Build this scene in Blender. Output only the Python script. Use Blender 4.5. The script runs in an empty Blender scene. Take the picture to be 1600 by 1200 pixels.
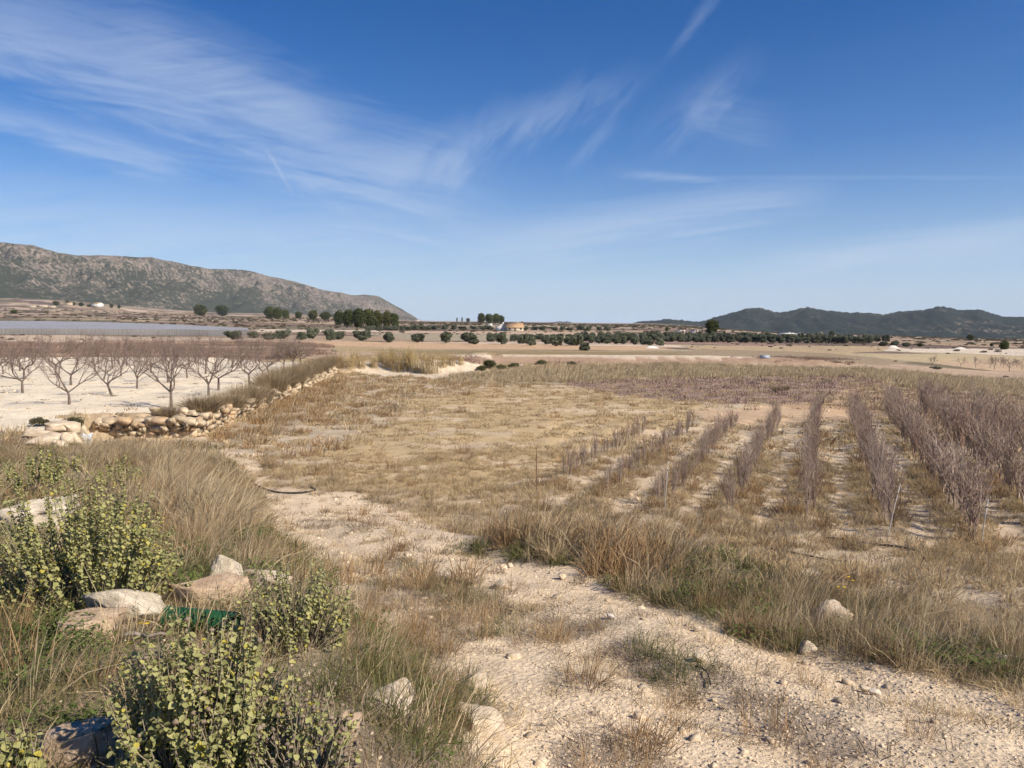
import bpy, math, random
import numpy as np
from mathutils import Vector, Matrix, Euler

rng = np.random.default_rng(11)
random.seed(11)
R = math.radians
sc = bpy.context.scene
COL = sc.collection

# ------------------------------------------------------------------ camera
CZ = 4.2
F = 1200.0                      # focal length in photo pixels (1600 wide)
PITCH = math.atan(88 / 1200.0)
cam = bpy.data.cameras.new('camera'); cam.lens = 27.0; cam.sensor_width = 36.0
cam.clip_start = 0.05; cam.clip_end = 40000
camo = bpy.data.objects.new('camera', cam); COL.objects.link(camo)
camo.location = (0, 0, CZ); camo.rotation_euler = (math.pi / 2 - PITCH, 0, 0)
sc.camera = camo

# ------------------------------------------------------------------ sky, sun, exposure
SUN_EL, SUN_AZ = R(39), R(122)           # azimuth clockwise from +Y
world = bpy.data.worlds.new('World'); sc.world = world; world.use_nodes = True
wn, wl = world.node_tree.nodes, world.node_tree.links
wn.clear()

class NB:
    """tiny node-graph builder"""
    def __init__(s, tree): s.n, s.l = tree.nodes, tree.links
    def new(s, t, **k):
        nd = s.n.new(t)
        for a, b in k.items(): setattr(nd, a, b)
        return nd
    def put(s, sock, v):
        if hasattr(v, 'is_output') or isinstance(v, bpy.types.NodeSocket): s.l.new(v, sock)
        elif v is not None: sock.default_value = v
    def math(s, op, a, b=None, c=None, clamp=False):
        nd = s.new('ShaderNodeMath', operation=op, use_clamp=clamp)
        for i, v in enumerate((a, b, c)):
            if v is not None: s.put(nd.inputs[i], v)
        return nd.outputs[0]
    def mrange(s, v, a, b, c=0.0, d=1.0, smooth=True):
        nd = s.new('ShaderNodeMapRange', interpolation_type='SMOOTHSTEP' if smooth else 'LINEAR')
        s.put(nd.inputs[0], v)
        for i, q in enumerate((a, b, c, d)): s.put(nd.inputs[i + 1], q)
        return nd.outputs[0]
    def xyz(s, x, y, z):
        nd = s.new('ShaderNodeCombineXYZ')
        for i, v in enumerate((x, y, z)): s.put(nd.inputs[i], v)
        return nd.outputs[0]
    def noise(s, vec, scale, detail=3.0, rough=.55, dist=0.0, out=0):
        nd = s.new('ShaderNodeTexNoise')
        if vec is not None: s.l.new(vec, nd.inputs['Vector'])
        nd.inputs['Scale'].default_value = scale; nd.inputs['Detail'].default_value = detail
        nd.inputs['Roughness'].default_value = rough; nd.inputs['Distortion'].default_value = dist
        return nd.outputs[out]
    def mix(s, f, a, b, mode='MIX'):
        nd = s.new('ShaderNodeMix', data_type='RGBA', blend_type=mode)
        s.put(nd.inputs[0], f)
        for i, v in ((6, a), (7, b)):
            if isinstance(v, tuple): v = (*v[:3], 1.0)
            s.put(nd.inputs[i], v)
        return nd.outputs[2]

wb = NB(world.node_tree)
sky = wb.new('ShaderNodeTexSky', sky_type='NISHITA', sun_disc=False)
sky.sun_elevation = SUN_EL; sky.sun_rotation = SUN_AZ
sky.altitude = 600; sky.air_density = 1.0; sky.dust_density = 0.1; sky.ozone_density = 4.5
tc = wb.new('ShaderNodeTexCoord')
sep = wb.new('ShaderNodeSeparateXYZ'); wl.new(tc.outputs['Generated'], sep.inputs[0])
ysafe = wb.math('MAXIMUM', sep.outputs[1], 0.05)
ga = wb.math('DIVIDE', sep.outputs[0], ysafe)      # direction tangents towards +Y
gb = wb.math('DIVIDE', sep.outputs[2], ysafe)
front = wb.mrange(sep.outputs[1], 0.1, 0.4)
# all-round thin cirrus, on a high flat sheet
zs = wb.math('MAXIMUM', wb.math('ADD', sep.outputs[2], 0.08), 0.05)
cu = wb.math('DIVIDE', sep.outputs[0], zs); cv = wb.math('DIVIDE', sep.outputs[1], zs)
cvec = wb.xyz(wb.math('ADD', wb.math('MULTIPLY', cu, .8), wb.math('MULTIPLY', cv, .5)),
              wb.math('SUBTRACT', wb.math('MULTIPLY', cv, .16), wb.math('MULTIPLY', cu, .25)), 0.0)
n_big = wb.noise(cvec, 0.75, 3, .6, .4)
cirrus = wb.math('MULTIPLY', wb.mrange(n_big, .5, .85), .3)
def dirnoise(ang, along, across, seed, detail=4):
    c_, s_ = math.cos(ang), math.sin(ang)
    t_ = wb.math('ADD', wb.math('MULTIPLY', ga, c_), wb.math('MULTIPLY', gb, s_))
    u_ = wb.math('SUBTRACT', wb.math('MULTIPLY', gb, c_), wb.math('MULTIPLY', ga, s_))
    return wb.noise(wb.xyz(wb.math('MULTIPLY', t_, along), wb.math('MULTIPLY', u_, across), seed), 1.6, detail, .62, .5)
NZ = {'d': dirnoise(R(-12), 3.5, 26, 1.0), 'h': dirnoise(R(6), 2.5, 30, 5.0), 'u': dirnoise(R(50), 8, 26, 9.0, 3)}
def sky_pt(px, py):
    dy, dz = math.cos(PITCH) + (600 - py) / F * math.sin(PITCH), -math.sin(PITCH) + (600 - py) / F * math.cos(PITCH)
    return (px - 800) / F / dy, dz / dy
def streak(p0, p1, w0, w1, amp, nz='d', soft=.25, lo=.25, hi=.75):
    (a0, b0), (a1, b1) = sky_pt(*p0), sky_pt(*p1)
    L = math.hypot(a1 - a0, b1 - b0); dx, dy = (a1 - a0) / L, (b1 - b0) / L
    ra = wb.math('SUBTRACT', ga, a0); rb = wb.math('SUBTRACT', gb, b0)
    t = wb.math('DIVIDE', wb.math('ADD', wb.math('MULTIPLY', ra, dx), wb.math('MULTIPLY', rb, dy)), L)
    s = wb.math('SUBTRACT', wb.math('MULTIPLY', rb, dx), wb.math('MULTIPLY', ra, dy))
    nv = NZ[nz]
    s2 = wb.math('ADD', s, wb.math('MULTIPLY', wb.math('SUBTRACT', nv, .5), (w0 + w1) / F * .7))
    w = wb.math('ADD', w0 / F, wb.math('MULTIPLY', t, (w1 - w0) / F))
    d = wb.math('DIVIDE', wb.math('ABSOLUTE', s2), w)
    m = wb.mrange(d, 1.0, 0.0)
    e = wb.math('MULTIPLY', wb.mrange(t, -soft * .3, soft), wb.mrange(t, 1 + soft * .3, 1 - soft))
    m = wb.math('MULTIPLY', wb.math('MULTIPLY', m, e), wb.mrange(nv, lo, hi))
    return wb.math('MULTIPLY', m, amp)
bands = [
    streak((-150, -20), (780, 345), 140, 115, .58, 'd', .2, -.05, .8),
    streak((150, 10), (560, 210), 90, 60, .32, 'h', .3, .2, .8),
    streak((-120, 150), (330, 275), 30, 40, .46, 'd', .3, .1, .7),
    streak((560, 290), (1010, 120), 75, 45, .34, 'u', .35, .1, .75),
    streak((700, 400), (1300, 300), 70, 40, .62, 'h', .3, .05, .7),
    streak((1150, 425), (1760, 345), 30, 52, .60, 'h', .3, .05, .65),
    streak((960, 270), (1140, 283), 14, 6, .34, 'h', .4, .1, .7),
    streak((880, 272), (965, 182), 9, 18, .22, 'u', .4, .1, .7),
    streak((1040, 95), (1130, -20), 12, 22, .17, 'u', .4, .1, .6),
    streak((1020, 240), (1180, 80), 75, 36, .26, 'u', .4, .25, .8),
    streak((1060, 170), (1230, 200), 60, 60, .26, 'd', .4, .25, .8),
    streak((412, 225), (458, 305), 5, 4, .24, 'u', .4, .0, .5),
    streak((1000, 277), (1640, 277), 6, 5, .14, 'h', .3, .1, .7),
    streak((-200, 330), (760, 395), 130, 90, .52, 'h', .3, .1, .8),
]
tot = bands[0]
for b_ in bands[1:]: tot = wb.math('ADD', tot, b_)
tot = wb.math('MULTIPLY', tot, wb.math('MULTIPLY', front, .80))
tot = wb.math('MINIMUM', wb.math('ADD', tot, wb.math('MULTIPLY', cirrus, .10)), .75)
hz = wb.math('MULTIPLY', wb.math('POWER', wb.math('SUBTRACT', 1.0, wb.math('ABSOLUTE', sep.outputs[2]), clamp=True), 8.0), .92)
hs = wb.new('ShaderNodeHueSaturation'); hs.inputs['Saturation'].default_value = 1.48; hs.inputs['Hue'].default_value = .512; hs.inputs['Value'].default_value = 1.02; wl.new(sky.outputs[0], hs.inputs['Color'])
skyc = wb.mix(hz, hs.outputs[0], (5.9, 7.4, 9.9))
skyc = wb.mix(tot, skyc, (6.2, 7.2, 8.8))
world.cycles.sampling_method = 'MANUAL'; world.cycles.sample_map_resolution = 512
bg = wb.new('ShaderNodeBackground'); bg.inputs[1].default_value = 0.078
wl.new(skyc, bg.inputs[0])
wo = wb.new('ShaderNodeOutputWorld'); wl.new(bg.outputs[0], wo.inputs[0])

sl = bpy.data.lights.new('sun', 'SUN'); sl.energy = 5.0; sl.angle = R(0.53); sl.color = (1.0, .89, .73)
so = bpy.data.objects.new('sun', sl); COL.objects.link(so)
sdir = Vector((math.cos(SUN_EL) * math.sin(SUN_AZ), math.cos(SUN_EL) * math.cos(SUN_AZ), math.sin(SUN_EL)))
so.rotation_euler = sdir.to_track_quat('Z', 'Y').to_euler(); so.location = (60, -20, 60)

vs = sc.view_settings
vs.view_transform = 'Standard'; vs.look = 'None'; vs.exposure = 0.38; vs.gamma = 1.0; vs.use_curve_mapping = False
sc.render.engine = 'CYCLES'
cy = sc.cycles
cy.max_bounces = 5; cy.diffuse_bounces = 2; cy.glossy_bounces = 2; cy.transmission_bounces = 3
cy.transparent_max_bounces = 6; cy.volume_bounces = 0; cy.use_denoising = True
cy.sample_clamp_indirect = 4.0; cy.use_adaptive_sampling = True; cy.adaptive_threshold = .03; cy.adaptive_min_samples = 12

# ------------------------------------------------------------------ numeric helpers
def hash2(ix, iy, seed):
    h = (ix.astype(np.int64) * 374761393 + iy.astype(np.int64) * 668265263 + seed * 1442695041) & 0xFFFFFFFF
    h = ((h ^ (h >> 13)) * 1274126177) & 0xFFFFFFFF
    h = ((h ^ (h >> 16)) * 2246822519) & 0xFFFFFFFF
    return ((h ^ (h >> 15)) & 0xFFFFFF) / float(0xFFFFFF)
def vnoise(x, y, seed=0):
    x = np.asarray(x, float); y = np.asarray(y, float)
    ix = np.floor(x); iy = np.floor(y); fx = x - ix; fy = y - iy
    fx = fx * fx * (3 - 2 * fx); fy = fy * fy * (3 - 2 * fy)
    a, b = hash2(ix, iy, seed), hash2(ix + 1, iy, seed)
    c, d = hash2(ix, iy + 1, seed), hash2(ix + 1, iy + 1, seed)
    return (a * (1 - fx) + b * fx) * (1 - fy) + (c * (1 - fx) + d * fx) * fy
def fbm(x, y, seed=0, oct=4, gain=.5):
    s = 0; a = 1; t = 0
    for o in range(oct):
        s = s + a * vnoise(x * 2 ** o + o * 17.3, y * 2 ** o - o * 9.1, seed + o); t += a; a *= gain
    return s / t
def sstep(a, b, v):
    t = np.clip((v - a) / (b - a), 0, 1); return t * t * (3 - 2 * t)
def inpoly(x, y, poly):
    x = np.asarray(x, float); y = np.asarray(y, float)
    r = np.zeros(x.shape, bool); n = len(poly)
    for i in range(n):
        x0, y0 = poly[i]; x1, y1 = poly[(i + 1) % n]
        if y0 == y1: continue
        c = ((y0 > y) != (y1 > y)) & (x < (x1 - x0) * (y - y0) / (y1 - y0) + x0)
        r ^= c
    return r
def segdist(x, y, pts):
    d = np.full(np.shape(x), 1e9)
    for (x0, y0), (x1, y1) in zip(pts[:-1], pts[1:]):
        vx, vy = x1 - x0, y1 - y0; L = vx * vx + vy * vy
        t = np.clip(((x - x0) * vx + (y - y0) * vy) / L, 0, 1)
        d = np.minimum(d, np.hypot(x - x0 - t * vx, y - y0 - t * vy))
    return d

# ------------------------------------------------------------------ the lie of the land
EDGE = [(3, -30), (2.2, -6), (1.2, 1), (0.1, 4.3), (-.45, 5.4), (-1.1, 6.6), (-1.9, 8.6), (-3.4, 11.6), (-5.2, 15),
        (-8.0, 20.6), (-12.6, 23), (-16.0, 28.8), (-12.3, 29.4), (-13.8, 45), (-15.9, 67), (-17.5, 76)]
TERR = EDGE + [(-30, 92), (-260, 100), (-260, -30)]
FX = np.array([0, 400, 700, 1000, 1300, 1600.])
FD = [   # distance, and the photo row the ground shows at, for each of FX
    (45, [624] * 6), (62, [593.3] * 5 + [603]), (90, [561, 561, 566, 568, 574, 590]), (140, [537, 540, 548, 549, 558, 572]),
    (200, [528, 531, 538, 540, 547, 556]), (260, [523, 525, 530, 532, 539, 547]), (420, [509, 514, 517, 519, 531, 537]),
    (600, [502, 507, 511, 513, 527, 533]), (1000, [489, 499, 505, 509, 523, 530]), (1600, [478, 495, 504, 507, 523, 529]),
    (3000, [466, 491, 503, 506, 524, 530]), (6000, [466, 490, 502.5, 505.5, 524, 530]), (12000, [466, 490, 502.5, 505.5, 524, 530])]
FDD = np.log([a for a, _ in FD])
FZ = np.array([[CZ - (p - 512) / F * d for p in row] for d, row in FD])
FZ[0, :] = 0.0
def farz(x, y):
    d = np.hypot(x, y); az = np.clip(np.arctan2(x, np.maximum(y, 1e-3)), -.9, .9)
    X = np.clip(800 + 1200 * np.tan(az), 0, 1600)
    ld = np.log(np.maximum(np.where(y > 0, y, d), 1e-3))
    i = np.clip(np.searchsorted(FX, X, side='right') - 1, 0, len(FX) - 2); fx = (X - FX[i]) / (FX[i + 1] - FX[i])
    fx = fx * fx * (3 - 2 * fx)
    j = np.clip(np.searchsorted(FDD, ld, side='right') - 1, 0, len(FDD) - 2); fy = np.clip((ld - FDD[j]) / (FDD[j + 1] - FDD[j]), 0, 1)
    z = (FZ[j, i] * (1 - fx) + FZ[j, i + 1] * fx) * (1 - fy) + (FZ[j + 1, i] * (1 - fx) + FZ[j + 1, i + 1] * fx) * fy
    return np.where(ld < FDD[0], 0.0, z)
def terrace(x, y):
    ins = inpoly(x, y, TERR); d = segdist(x, y, EDGE + [(-30, 92), (-260, 100)])
    sd = np.where(ins, d, -d)
    w = np.where(y < 21, 1.3, np.where(y < 27, .6, .22)); w = np.where(y > 74, 7.0, w)
    return sstep(-.1, 1.0, sd / w), sd
NUR_U = np.array([math.sin(R(22.2)), math.cos(R(22.2))]); NUR_N = np.array([math.cos(R(22.2)), -math.sin(R(22.2))])
def H(x, y):
    x = np.asarray(x, float); y = np.asarray(y, float)
    ze = np.minimum(2.3 - .13 * y, 2.0); ze = np.where(ze < .25, .25 * np.exp((ze - .25) / .25), ze)
    s = (x + .5) * .545 + (y - 12.2) * .838
    drop = sstep(0, 4.2, s)
    berm = .13 * np.exp(-((s + .2) / .7) ** 2) * sstep(-3.5, -.5, x)
    z = ze * (1 - drop) + berm
    T, sd = terrace(x, y)
    f = farz(x, y)
    add = np.where(y < 20, .72, .72 + .18 * sstep(20, 29, y))
    z = np.where(y > 24, np.maximum(T * .9, f) + np.where(f < 0, f, 0) * (1 - T) * 0 + np.where((f < 0) & (T < .01), f, 0) + z, z + T * add)
    d = np.hypot(x, y)
    # cut bank under the reeds, and the stony terrace behind the tall grass
    z = z + .9 * sstep(0, 1.6, y - (69 + .25 * (x + 10) + 3 * vnoise(x * .25, y * 0 + 3, 71))) * sstep(-17, -15.5, x) * sstep(-1, -5, x) * sstep(115, 78, y)
    tb = 91 + 3 * vnoise(x * .08, 0 * y, 5)
    z = z + .8 * sstep(0, 2.5, y - tb) * sstep(-8, -3, x) * sstep(44, 36, x) * sstep(140, 100, y)
    near = sstep(60, 20, d)
    z = z + near * (.10 * (fbm(x * .55, y * .55, 21) - .5) + .05 * (fbm(x * 2.4, y * 2.4, 31, 3) - .5)) + (1 - near) * .25 * (fbm(x * .12, y * .12, 41) - .5) * sstep(2500, 300, d)
    fr = sstep(5, 20, y) * sstep(70, 45, y) * (1 - T)
    z = z + fr * .14 * (fbm(x * .25, y * .6, 51, 3) - .5)
    ct = segdist(x, y, [(5.5, -1.0), (2.9, 3.9), (2.2, 4.9), (1.0, 7.4), (-.7, 10), (-2.4, 13), (-5.4, 19)])
    z = z - .05 * np.exp(-((ct - .75) / .22) ** 2) * (.5 + fbm(x * .8, y * .8, 56, 2)) * sstep(20, 15, y) * (1 - T) + .03 * np.exp(-(ct / .35) ** 2) * sstep(20, 15, y) * (1 - T)
    # shallow ridges along the nursery rows
    q = (x * NUR_N[0] + y * NUR_N[1]) / 1.58 + .2
    nur = sstep(13, 16, y) * sstep(38, 33, y) * sstep(.5, 2.0, x)
    z = z + nur * .05 * np.cos(2 * np.pi * q)
    return z
H0 = H
def project(x, y, z):
    zz = z - CZ; c, s = math.cos(PITCH), math.sin(PITCH)
    dep = y * c - zz * s; up = y * s + zz * c
    dp = np.where(dep > .05, dep, .05)
    return 800 + F * x / dp, 600 - F * up / dp, dep
_T = np.concatenate([np.geomspace(1.5, 9000, 1500)])
def at(px, py):
    """the ground point seen at a photo pixel"""
    c, s = math.cos(PITCH), math.sin(PITCH)
    d = np.array([(px - 800) / F, c + (600 - py) / F * s, -s + (600 - py) / F * c])
    x, y, z = d[0] * _T, d[1] * _T, CZ + d[2] * _T
    g = z - H(x, y); k = np.argmax(g < 0)
    if g[k] >= 0: k = len(_T) - 1
    t0, t1 = _T[max(k - 1, 0)], _T[k]; a, b = g[max(k - 1, 0)], g[k]
    t = t0 + (t1 - t0) * (a / (a - b) if a != b else 0)
    X, Y = d[0] * t, d[1] * t
    return Vector((X, Y, float(H(np.array([X]), np.array([Y]))[0])))
def gz(x, y): return float(H(np.array([x]), np.array([y]))[0])
def on_ray(px, depth):
    """ground point on a photo column at a given depth"""
    x = (px - 800) / F * depth; return Vector((x, depth, gz(x, depth)))

# ------------------------------------------------------------------ land cover (what grows where)
CH = (.76, .665, .51); TRK = (.67, .535, .37); OCH = (.55, .40, .26); FAL = (.47, .37, .25); STR = (.48, .365, .21)
#        polygon on the ground as the photo shows it, albedo, cover weights s t r g w p
COVER = [
 ('straw', [(500, 640), (640, 612), (800, 602), (1100, 614), (1100, 640), (1070, 668), (980, 690), (860, 740), (720, 775), (560, 760), (430, 735), (420, 700)], STR, dict(s=1.0, t=.02, r=.03, w=.02)),
 ('weedy', [(330, 690), (500, 600), (560, 580), (800, 584), (800, 604), (640, 622), (620, 660), (420, 740), (340, 730)], (.47, .385, .275), dict(s=.50, r=.28, w=.25, t=.12)),
 ('tall', [(690, 588), (860, 574), (1200, 566), (1700, 575), (1700, 640), (1600, 625), (1420, 606), (1340, 590), (1050, 592), (880, 600), (700, 600)], (.36, .30, .21), dict(t=1.0)),
 ('purple', [(880, 600), (1060, 590), (1340, 588), (1390, 602), (1330, 628), (1130, 632), (980, 620)], (.33, .235, .18), dict(p=.34, w=.25, s=.25)),
 ('ochre', [(1330, 602), (1600, 622), (1700, 640), (1700, 690), (1400, 650), (1200, 634), (1300, 622)], (.46, .33, .21), dict(p=.25, t=.25, w=.35, s=.15)),
 ('bare', [(1080, 642), (1200, 634), (1370, 642), (1400, 656), (1250, 672), (1120, 662)], OCH, dict(s=.03, w=.03)),
 ('slope', [(1430, 664), (1700, 660), (1700, 790), (1500, 720)], STR, dict(s=.8, t=.05, w=.1)),
 ('nursery', [(800, 770), (900, 735), (1080, 672), (1440, 650), (1600, 735), (1760, 880), (1500, 862), (1150, 815), (900, 800)], (.54, .435, .31), dict(s=.06, w=.05)),
 ('verge', [(740, 780), (830, 775), (960, 800), (1150, 818), (1500, 868), (1760, 910), (1760, 1060), (1600, 1010), (1400, 950), (1150, 890), (930, 840), (780, 830)], (.47, .38, .27), dict(s=.55, t=.12, r=.10, w=.35)),
 ('track', [(335, 700), (400, 712), (415, 765), (560, 768), (740, 850), (720, 868), (900, 897), (1050, 955), (1250, 1010), (1400, 1050), (1600, 1095), (1800, 1150), (2400, 1400), (760, 1500), (740, 1150), (680, 1090), (610, 1010), (560, 930), (430, 830), (390, 760)], TRK, dict(s=.03, w=.10, r=.02)),
 ('median', [(540, 875), (640, 870), (760, 930), (900, 970), (990, 985), (930, 1000), (820, 985), (740, 1000), (690, 1040), (780, 1085), (740, 1090), (640, 1030), (580, 960)], (.47, .38, .27), dict(s=.35, w=.40, g=.06, r=.10)),
 ('mat1', [(950, 1030), (1010, 1010), (1130, 1045), (1200, 1060), (1110, 1080), (1010, 1060)], (.45, .36, .26), dict(w=.7, g=.25)),
 ('mat2', [(1130, 1080), (1200, 1070), (1330, 1130), (1400, 1190), (1300, 1200), (1200, 1140)], (.45, .36, .26), dict(w=.75)),
 ('mat3', [(870, 1180), (1000, 1150), (1090, 1210), (860, 1260)], (.45, .36, .26), dict(w=.6, r=.3)),
 ('berm', [(715, 868), (830, 825), (960, 850), (1200, 900), (1420, 960), (1600, 1020), (1800, 1080), (1800, 1150), (1600, 1078), (1400, 1048), (1250, 1012), (1050, 957), (900, 898)], (.33, .27, .18), dict(t=.42, r=.28, g=.50, w=.25, s=.2)),
 ('rust', [(810, 850), (960, 845), (1050, 890), (1020, 925), (880, 890)], (.33, .27, .18), dict(r=1.0, t=.35)),
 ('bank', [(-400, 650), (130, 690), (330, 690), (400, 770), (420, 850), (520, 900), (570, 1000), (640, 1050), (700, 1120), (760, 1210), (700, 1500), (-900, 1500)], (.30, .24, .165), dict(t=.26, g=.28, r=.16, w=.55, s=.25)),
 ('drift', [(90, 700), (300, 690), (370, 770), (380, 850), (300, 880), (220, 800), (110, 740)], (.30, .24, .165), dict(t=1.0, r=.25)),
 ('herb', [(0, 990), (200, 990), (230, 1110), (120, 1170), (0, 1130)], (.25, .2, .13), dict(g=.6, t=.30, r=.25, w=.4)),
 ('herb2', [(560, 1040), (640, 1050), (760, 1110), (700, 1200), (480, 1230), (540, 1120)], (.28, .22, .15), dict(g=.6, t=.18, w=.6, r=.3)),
 ('cutbank', [(535, 566), (760, 562), (745, 580), (690, 590), (600, 588), (545, 582)], (.64, .54, .405), dict(w=.04)),
 ('footgrass', [(330, 690), (440, 610), (530, 585), (545, 600), (480, 660), (400, 700)], (.4, .32, .22), dict(r=.9, t=.3)),
]
CIDX = {c[0]: i for i, c in enumerate(COVER)}
FARF = [  # strips of far fields: polygon, albedo
 ([(-300, 531), (420, 531), (520, 540), (520, 554), (400, 566), (-300, 558)], (.40, .285, .195)),
 ([(-300, 524), (130, 524), (160, 530), (120, 536), (-300, 536)], (.52, .41, .30)),
 ([(330, 533), (520, 533), (700, 536), (1010, 541), (1060, 546), (1000, 548), (700, 545), (520, 541)], (.54, .375, .235)),
 ([(520, 541), (700, 546), (1000, 549), (1060, 553), (740, 552), (530, 550)], (.40, .31, .18)),
 ([(560, 546), (1080, 551), (1180, 552), (1100, 555), (700, 556)], (.29, .225, .125)),
 ([(700, 554), (1250, 555.5), (1330, 558), (1250, 558.5), (700, 557.5)], (.62, .52, .40)),
 ([(700, 557.5), (1250, 558.5), (1350, 563), (1330, 569), (700, 568)], (.38, .265, .185)),
 ([(1060, 540), (1400, 541), (1430, 546), (1260, 556), (1120, 552)], (.44, .335, .21)),
 ([(1100, 545), (1300, 552), (1420, 566), (1380, 571), (1250, 560), (1060, 553)], (.32, .25, .165)),
 ([(1390, 544), (1600, 545), (1700, 546), (1700, 560), (1500, 552), (1380, 549)], (.62, .53, .42)),
 ([(1300, 552), (1500, 553), (1700, 561), (1700, 568), (1440, 566)], (.46, .37, .23)),
 ([(1440, 566), (1560, 563), (1700, 568), (1700, 584), (1560, 580)], (.50, .37, .245)),
 ([(420, 524), (640, 526), (640, 532), (420, 531)], (.36, .27, .19)),
 ([(560, 521), (1000, 524), (1000, 529), (660, 532)], (.36, .31, .22)),
 ([(640, 517), (960, 520), (960, 523), (600, 520)], (.50, .37, .27)),
 ([(400, 514), (600, 516), (600, 519), (400, 519)], (.58, .48, .37)),
]
PAL = np.array([(.36, .26, .175), (.19, .135, .11), (.16, .115, .095), (.40, .31, .21), (.22, .19, .125), (.44, .33, .235), (.30, .205, .165), (.36, .30, .2), (.52, .42, .32)])
def nursery_mask(x, y, px, py): return inpoly(px, py, COVER[CIDX['nursery']][1])
def cover(x, y, z, jit=1.0):
    """albedo and cover weights for ground points"""
    px, py, dep = project(x, y, z)
    d = np.hypot(x, y)
    j = np.clip(160 / np.maximum(d, 2), 1.2, 26) * jit
    jx = px + j * 2.4 * (fbm(x * .9, y * .9, 61) - .5) * 2; jy = py + j * (fbm(x * .9 + 40, y * .9, 62) - .5) * 2
    front = (dep > .3)
    alb = np.empty(x.shape + (3,)); alb[:] = FAL
    W = {k: np.zeros(x.shape) for k in 'strgwp'}
    W['s'][:] = .5; W['w'][:] = .2; W['t'][:] = .1
    cid = np.full(x.shape, -1)
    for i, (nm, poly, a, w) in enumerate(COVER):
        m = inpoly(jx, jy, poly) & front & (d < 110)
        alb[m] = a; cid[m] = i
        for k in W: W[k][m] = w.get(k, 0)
    # patchwork of far fields
    m = d > 95
    if m.any():
        gx = x[m] / 130 + .6 * fbm(x[m] * .004, y[m] * .004, 81); gy = y[m] / 38 + .5 * vnoise(x[m] * .006, y[m] * 0, 86)
        cx, cyy = np.floor(gx), np.floor(gy); best = np.full(gx.shape, 1e9); sec = np.full(gx.shape, 1e9); idx = np.zeros(gx.shape)
        for ox in (-1, 0, 1):
            for oy in (-1, 0, 1):
                a, b = cx + ox, cyy + oy
                dd = np.abs(a + hash2(a, b, 5) - gx) + np.abs(b + hash2(a, b, 6) - gy)
                t = dd < best; sec = np.where(t, best, np.minimum(sec, dd)); best[t] = dd[t]; idx[t] = hash2(a, b, 7)[t]
        pc = PAL[(idx * len(PAL)).astype(int) % len(PAL)]
        st = fbm(x[m] * .02, y[m] * .05, 83)[:, None]
        mar = sstep(.16, .03, sec - best + .10 * (fbm(x[m] * .05, y[m] * .05, 84) - .5))[:, None]
        fur = fbm(x[m] * .012, y[m] * .22, 85, 3)[:, None]
        alb[m] = (pc * (1 - mar) + np.array((.17, .14, .09)) * mar) * (.55 + .5 * st + .4 * fur)
        for k in W: W[k][m] = 0
        cid[m] = 100
    kx = px + 5 * (fbm(x * .05, y * .05, 91) - .5) * 2; ky = py + 1.2 * (fbm(x * .06, y * .06, 92) - .5) * 2
    for poly, a in FARF:
        m = inpoly(kx, ky, poly) & front & (d > 74)
        alb[m] = a; cid[m] = 101
        for k in W: W[k][m] = 0
    T, sd = terrace(x, y)
    orch = (y > 24.5) & (T > .5) & (y < 90) & (x < 0) & ((sd > .4 + .8 * fbm(x * .7, y * .7, 95)) | (y > 30)) & (ky > 556)
    alb[orch] = CH; cid[orch] = 102
    for k in W: W[k][orch] = 0
    W['w'][orch] = .03
    # scraped pale patches in the field, broken cover
    f = fbm(x * .35, y * .8, 97, 4)
    fld = (cid == CIDX['straw']) | (cid == CIDX['weedy']) | (cid == CIDX['verge']) | (cid == -1)
    bare = sstep(.565, .66, f + .08 * (fbm(x * 3.1, y * 3.1, 96, 3) - .5) * 2) * fld * .85 * np.where(cid == CIDX['verge'], .35, np.where(cid == CIDX['straw'], .8, 1))
    pale = np.array((.60, .485, .345))
    alb = alb * (1 - bare[..., None]) + pale * bare[..., None]
    for k in W: W[k] = W[k] * (1 - bare * .92)
    # nursery strips: weeds along the rows, bare wheel strips between
    nm = cid == CIDX['nursery']
    q = (x * NUR_N[0] + y * NUR_N[1]) / 1.58 + .2; fr = q - np.floor(q)
    rowd = np.minimum(fr, 1 - fr)
    g = sstep(.42, .20, rowd) * sstep(.25, .55, fbm(x * 1.2, y * 1.2, 98) + .12)
    W['s'] = np.where(nm, .16 + .75 * g, W['s']); W['r'] = np.where(nm, .16 * g, W['r']); W['w'] = np.where(nm, .05 + .22 * g, W['w'])
    alb = np.where(nm[..., None], alb * (1 - .25 * g[..., None]), alb)
    lum = .86 + .28 * fbm(x * .8, y * .8, 99)
    return alb * lum[..., None], W, cid, px, py

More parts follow.
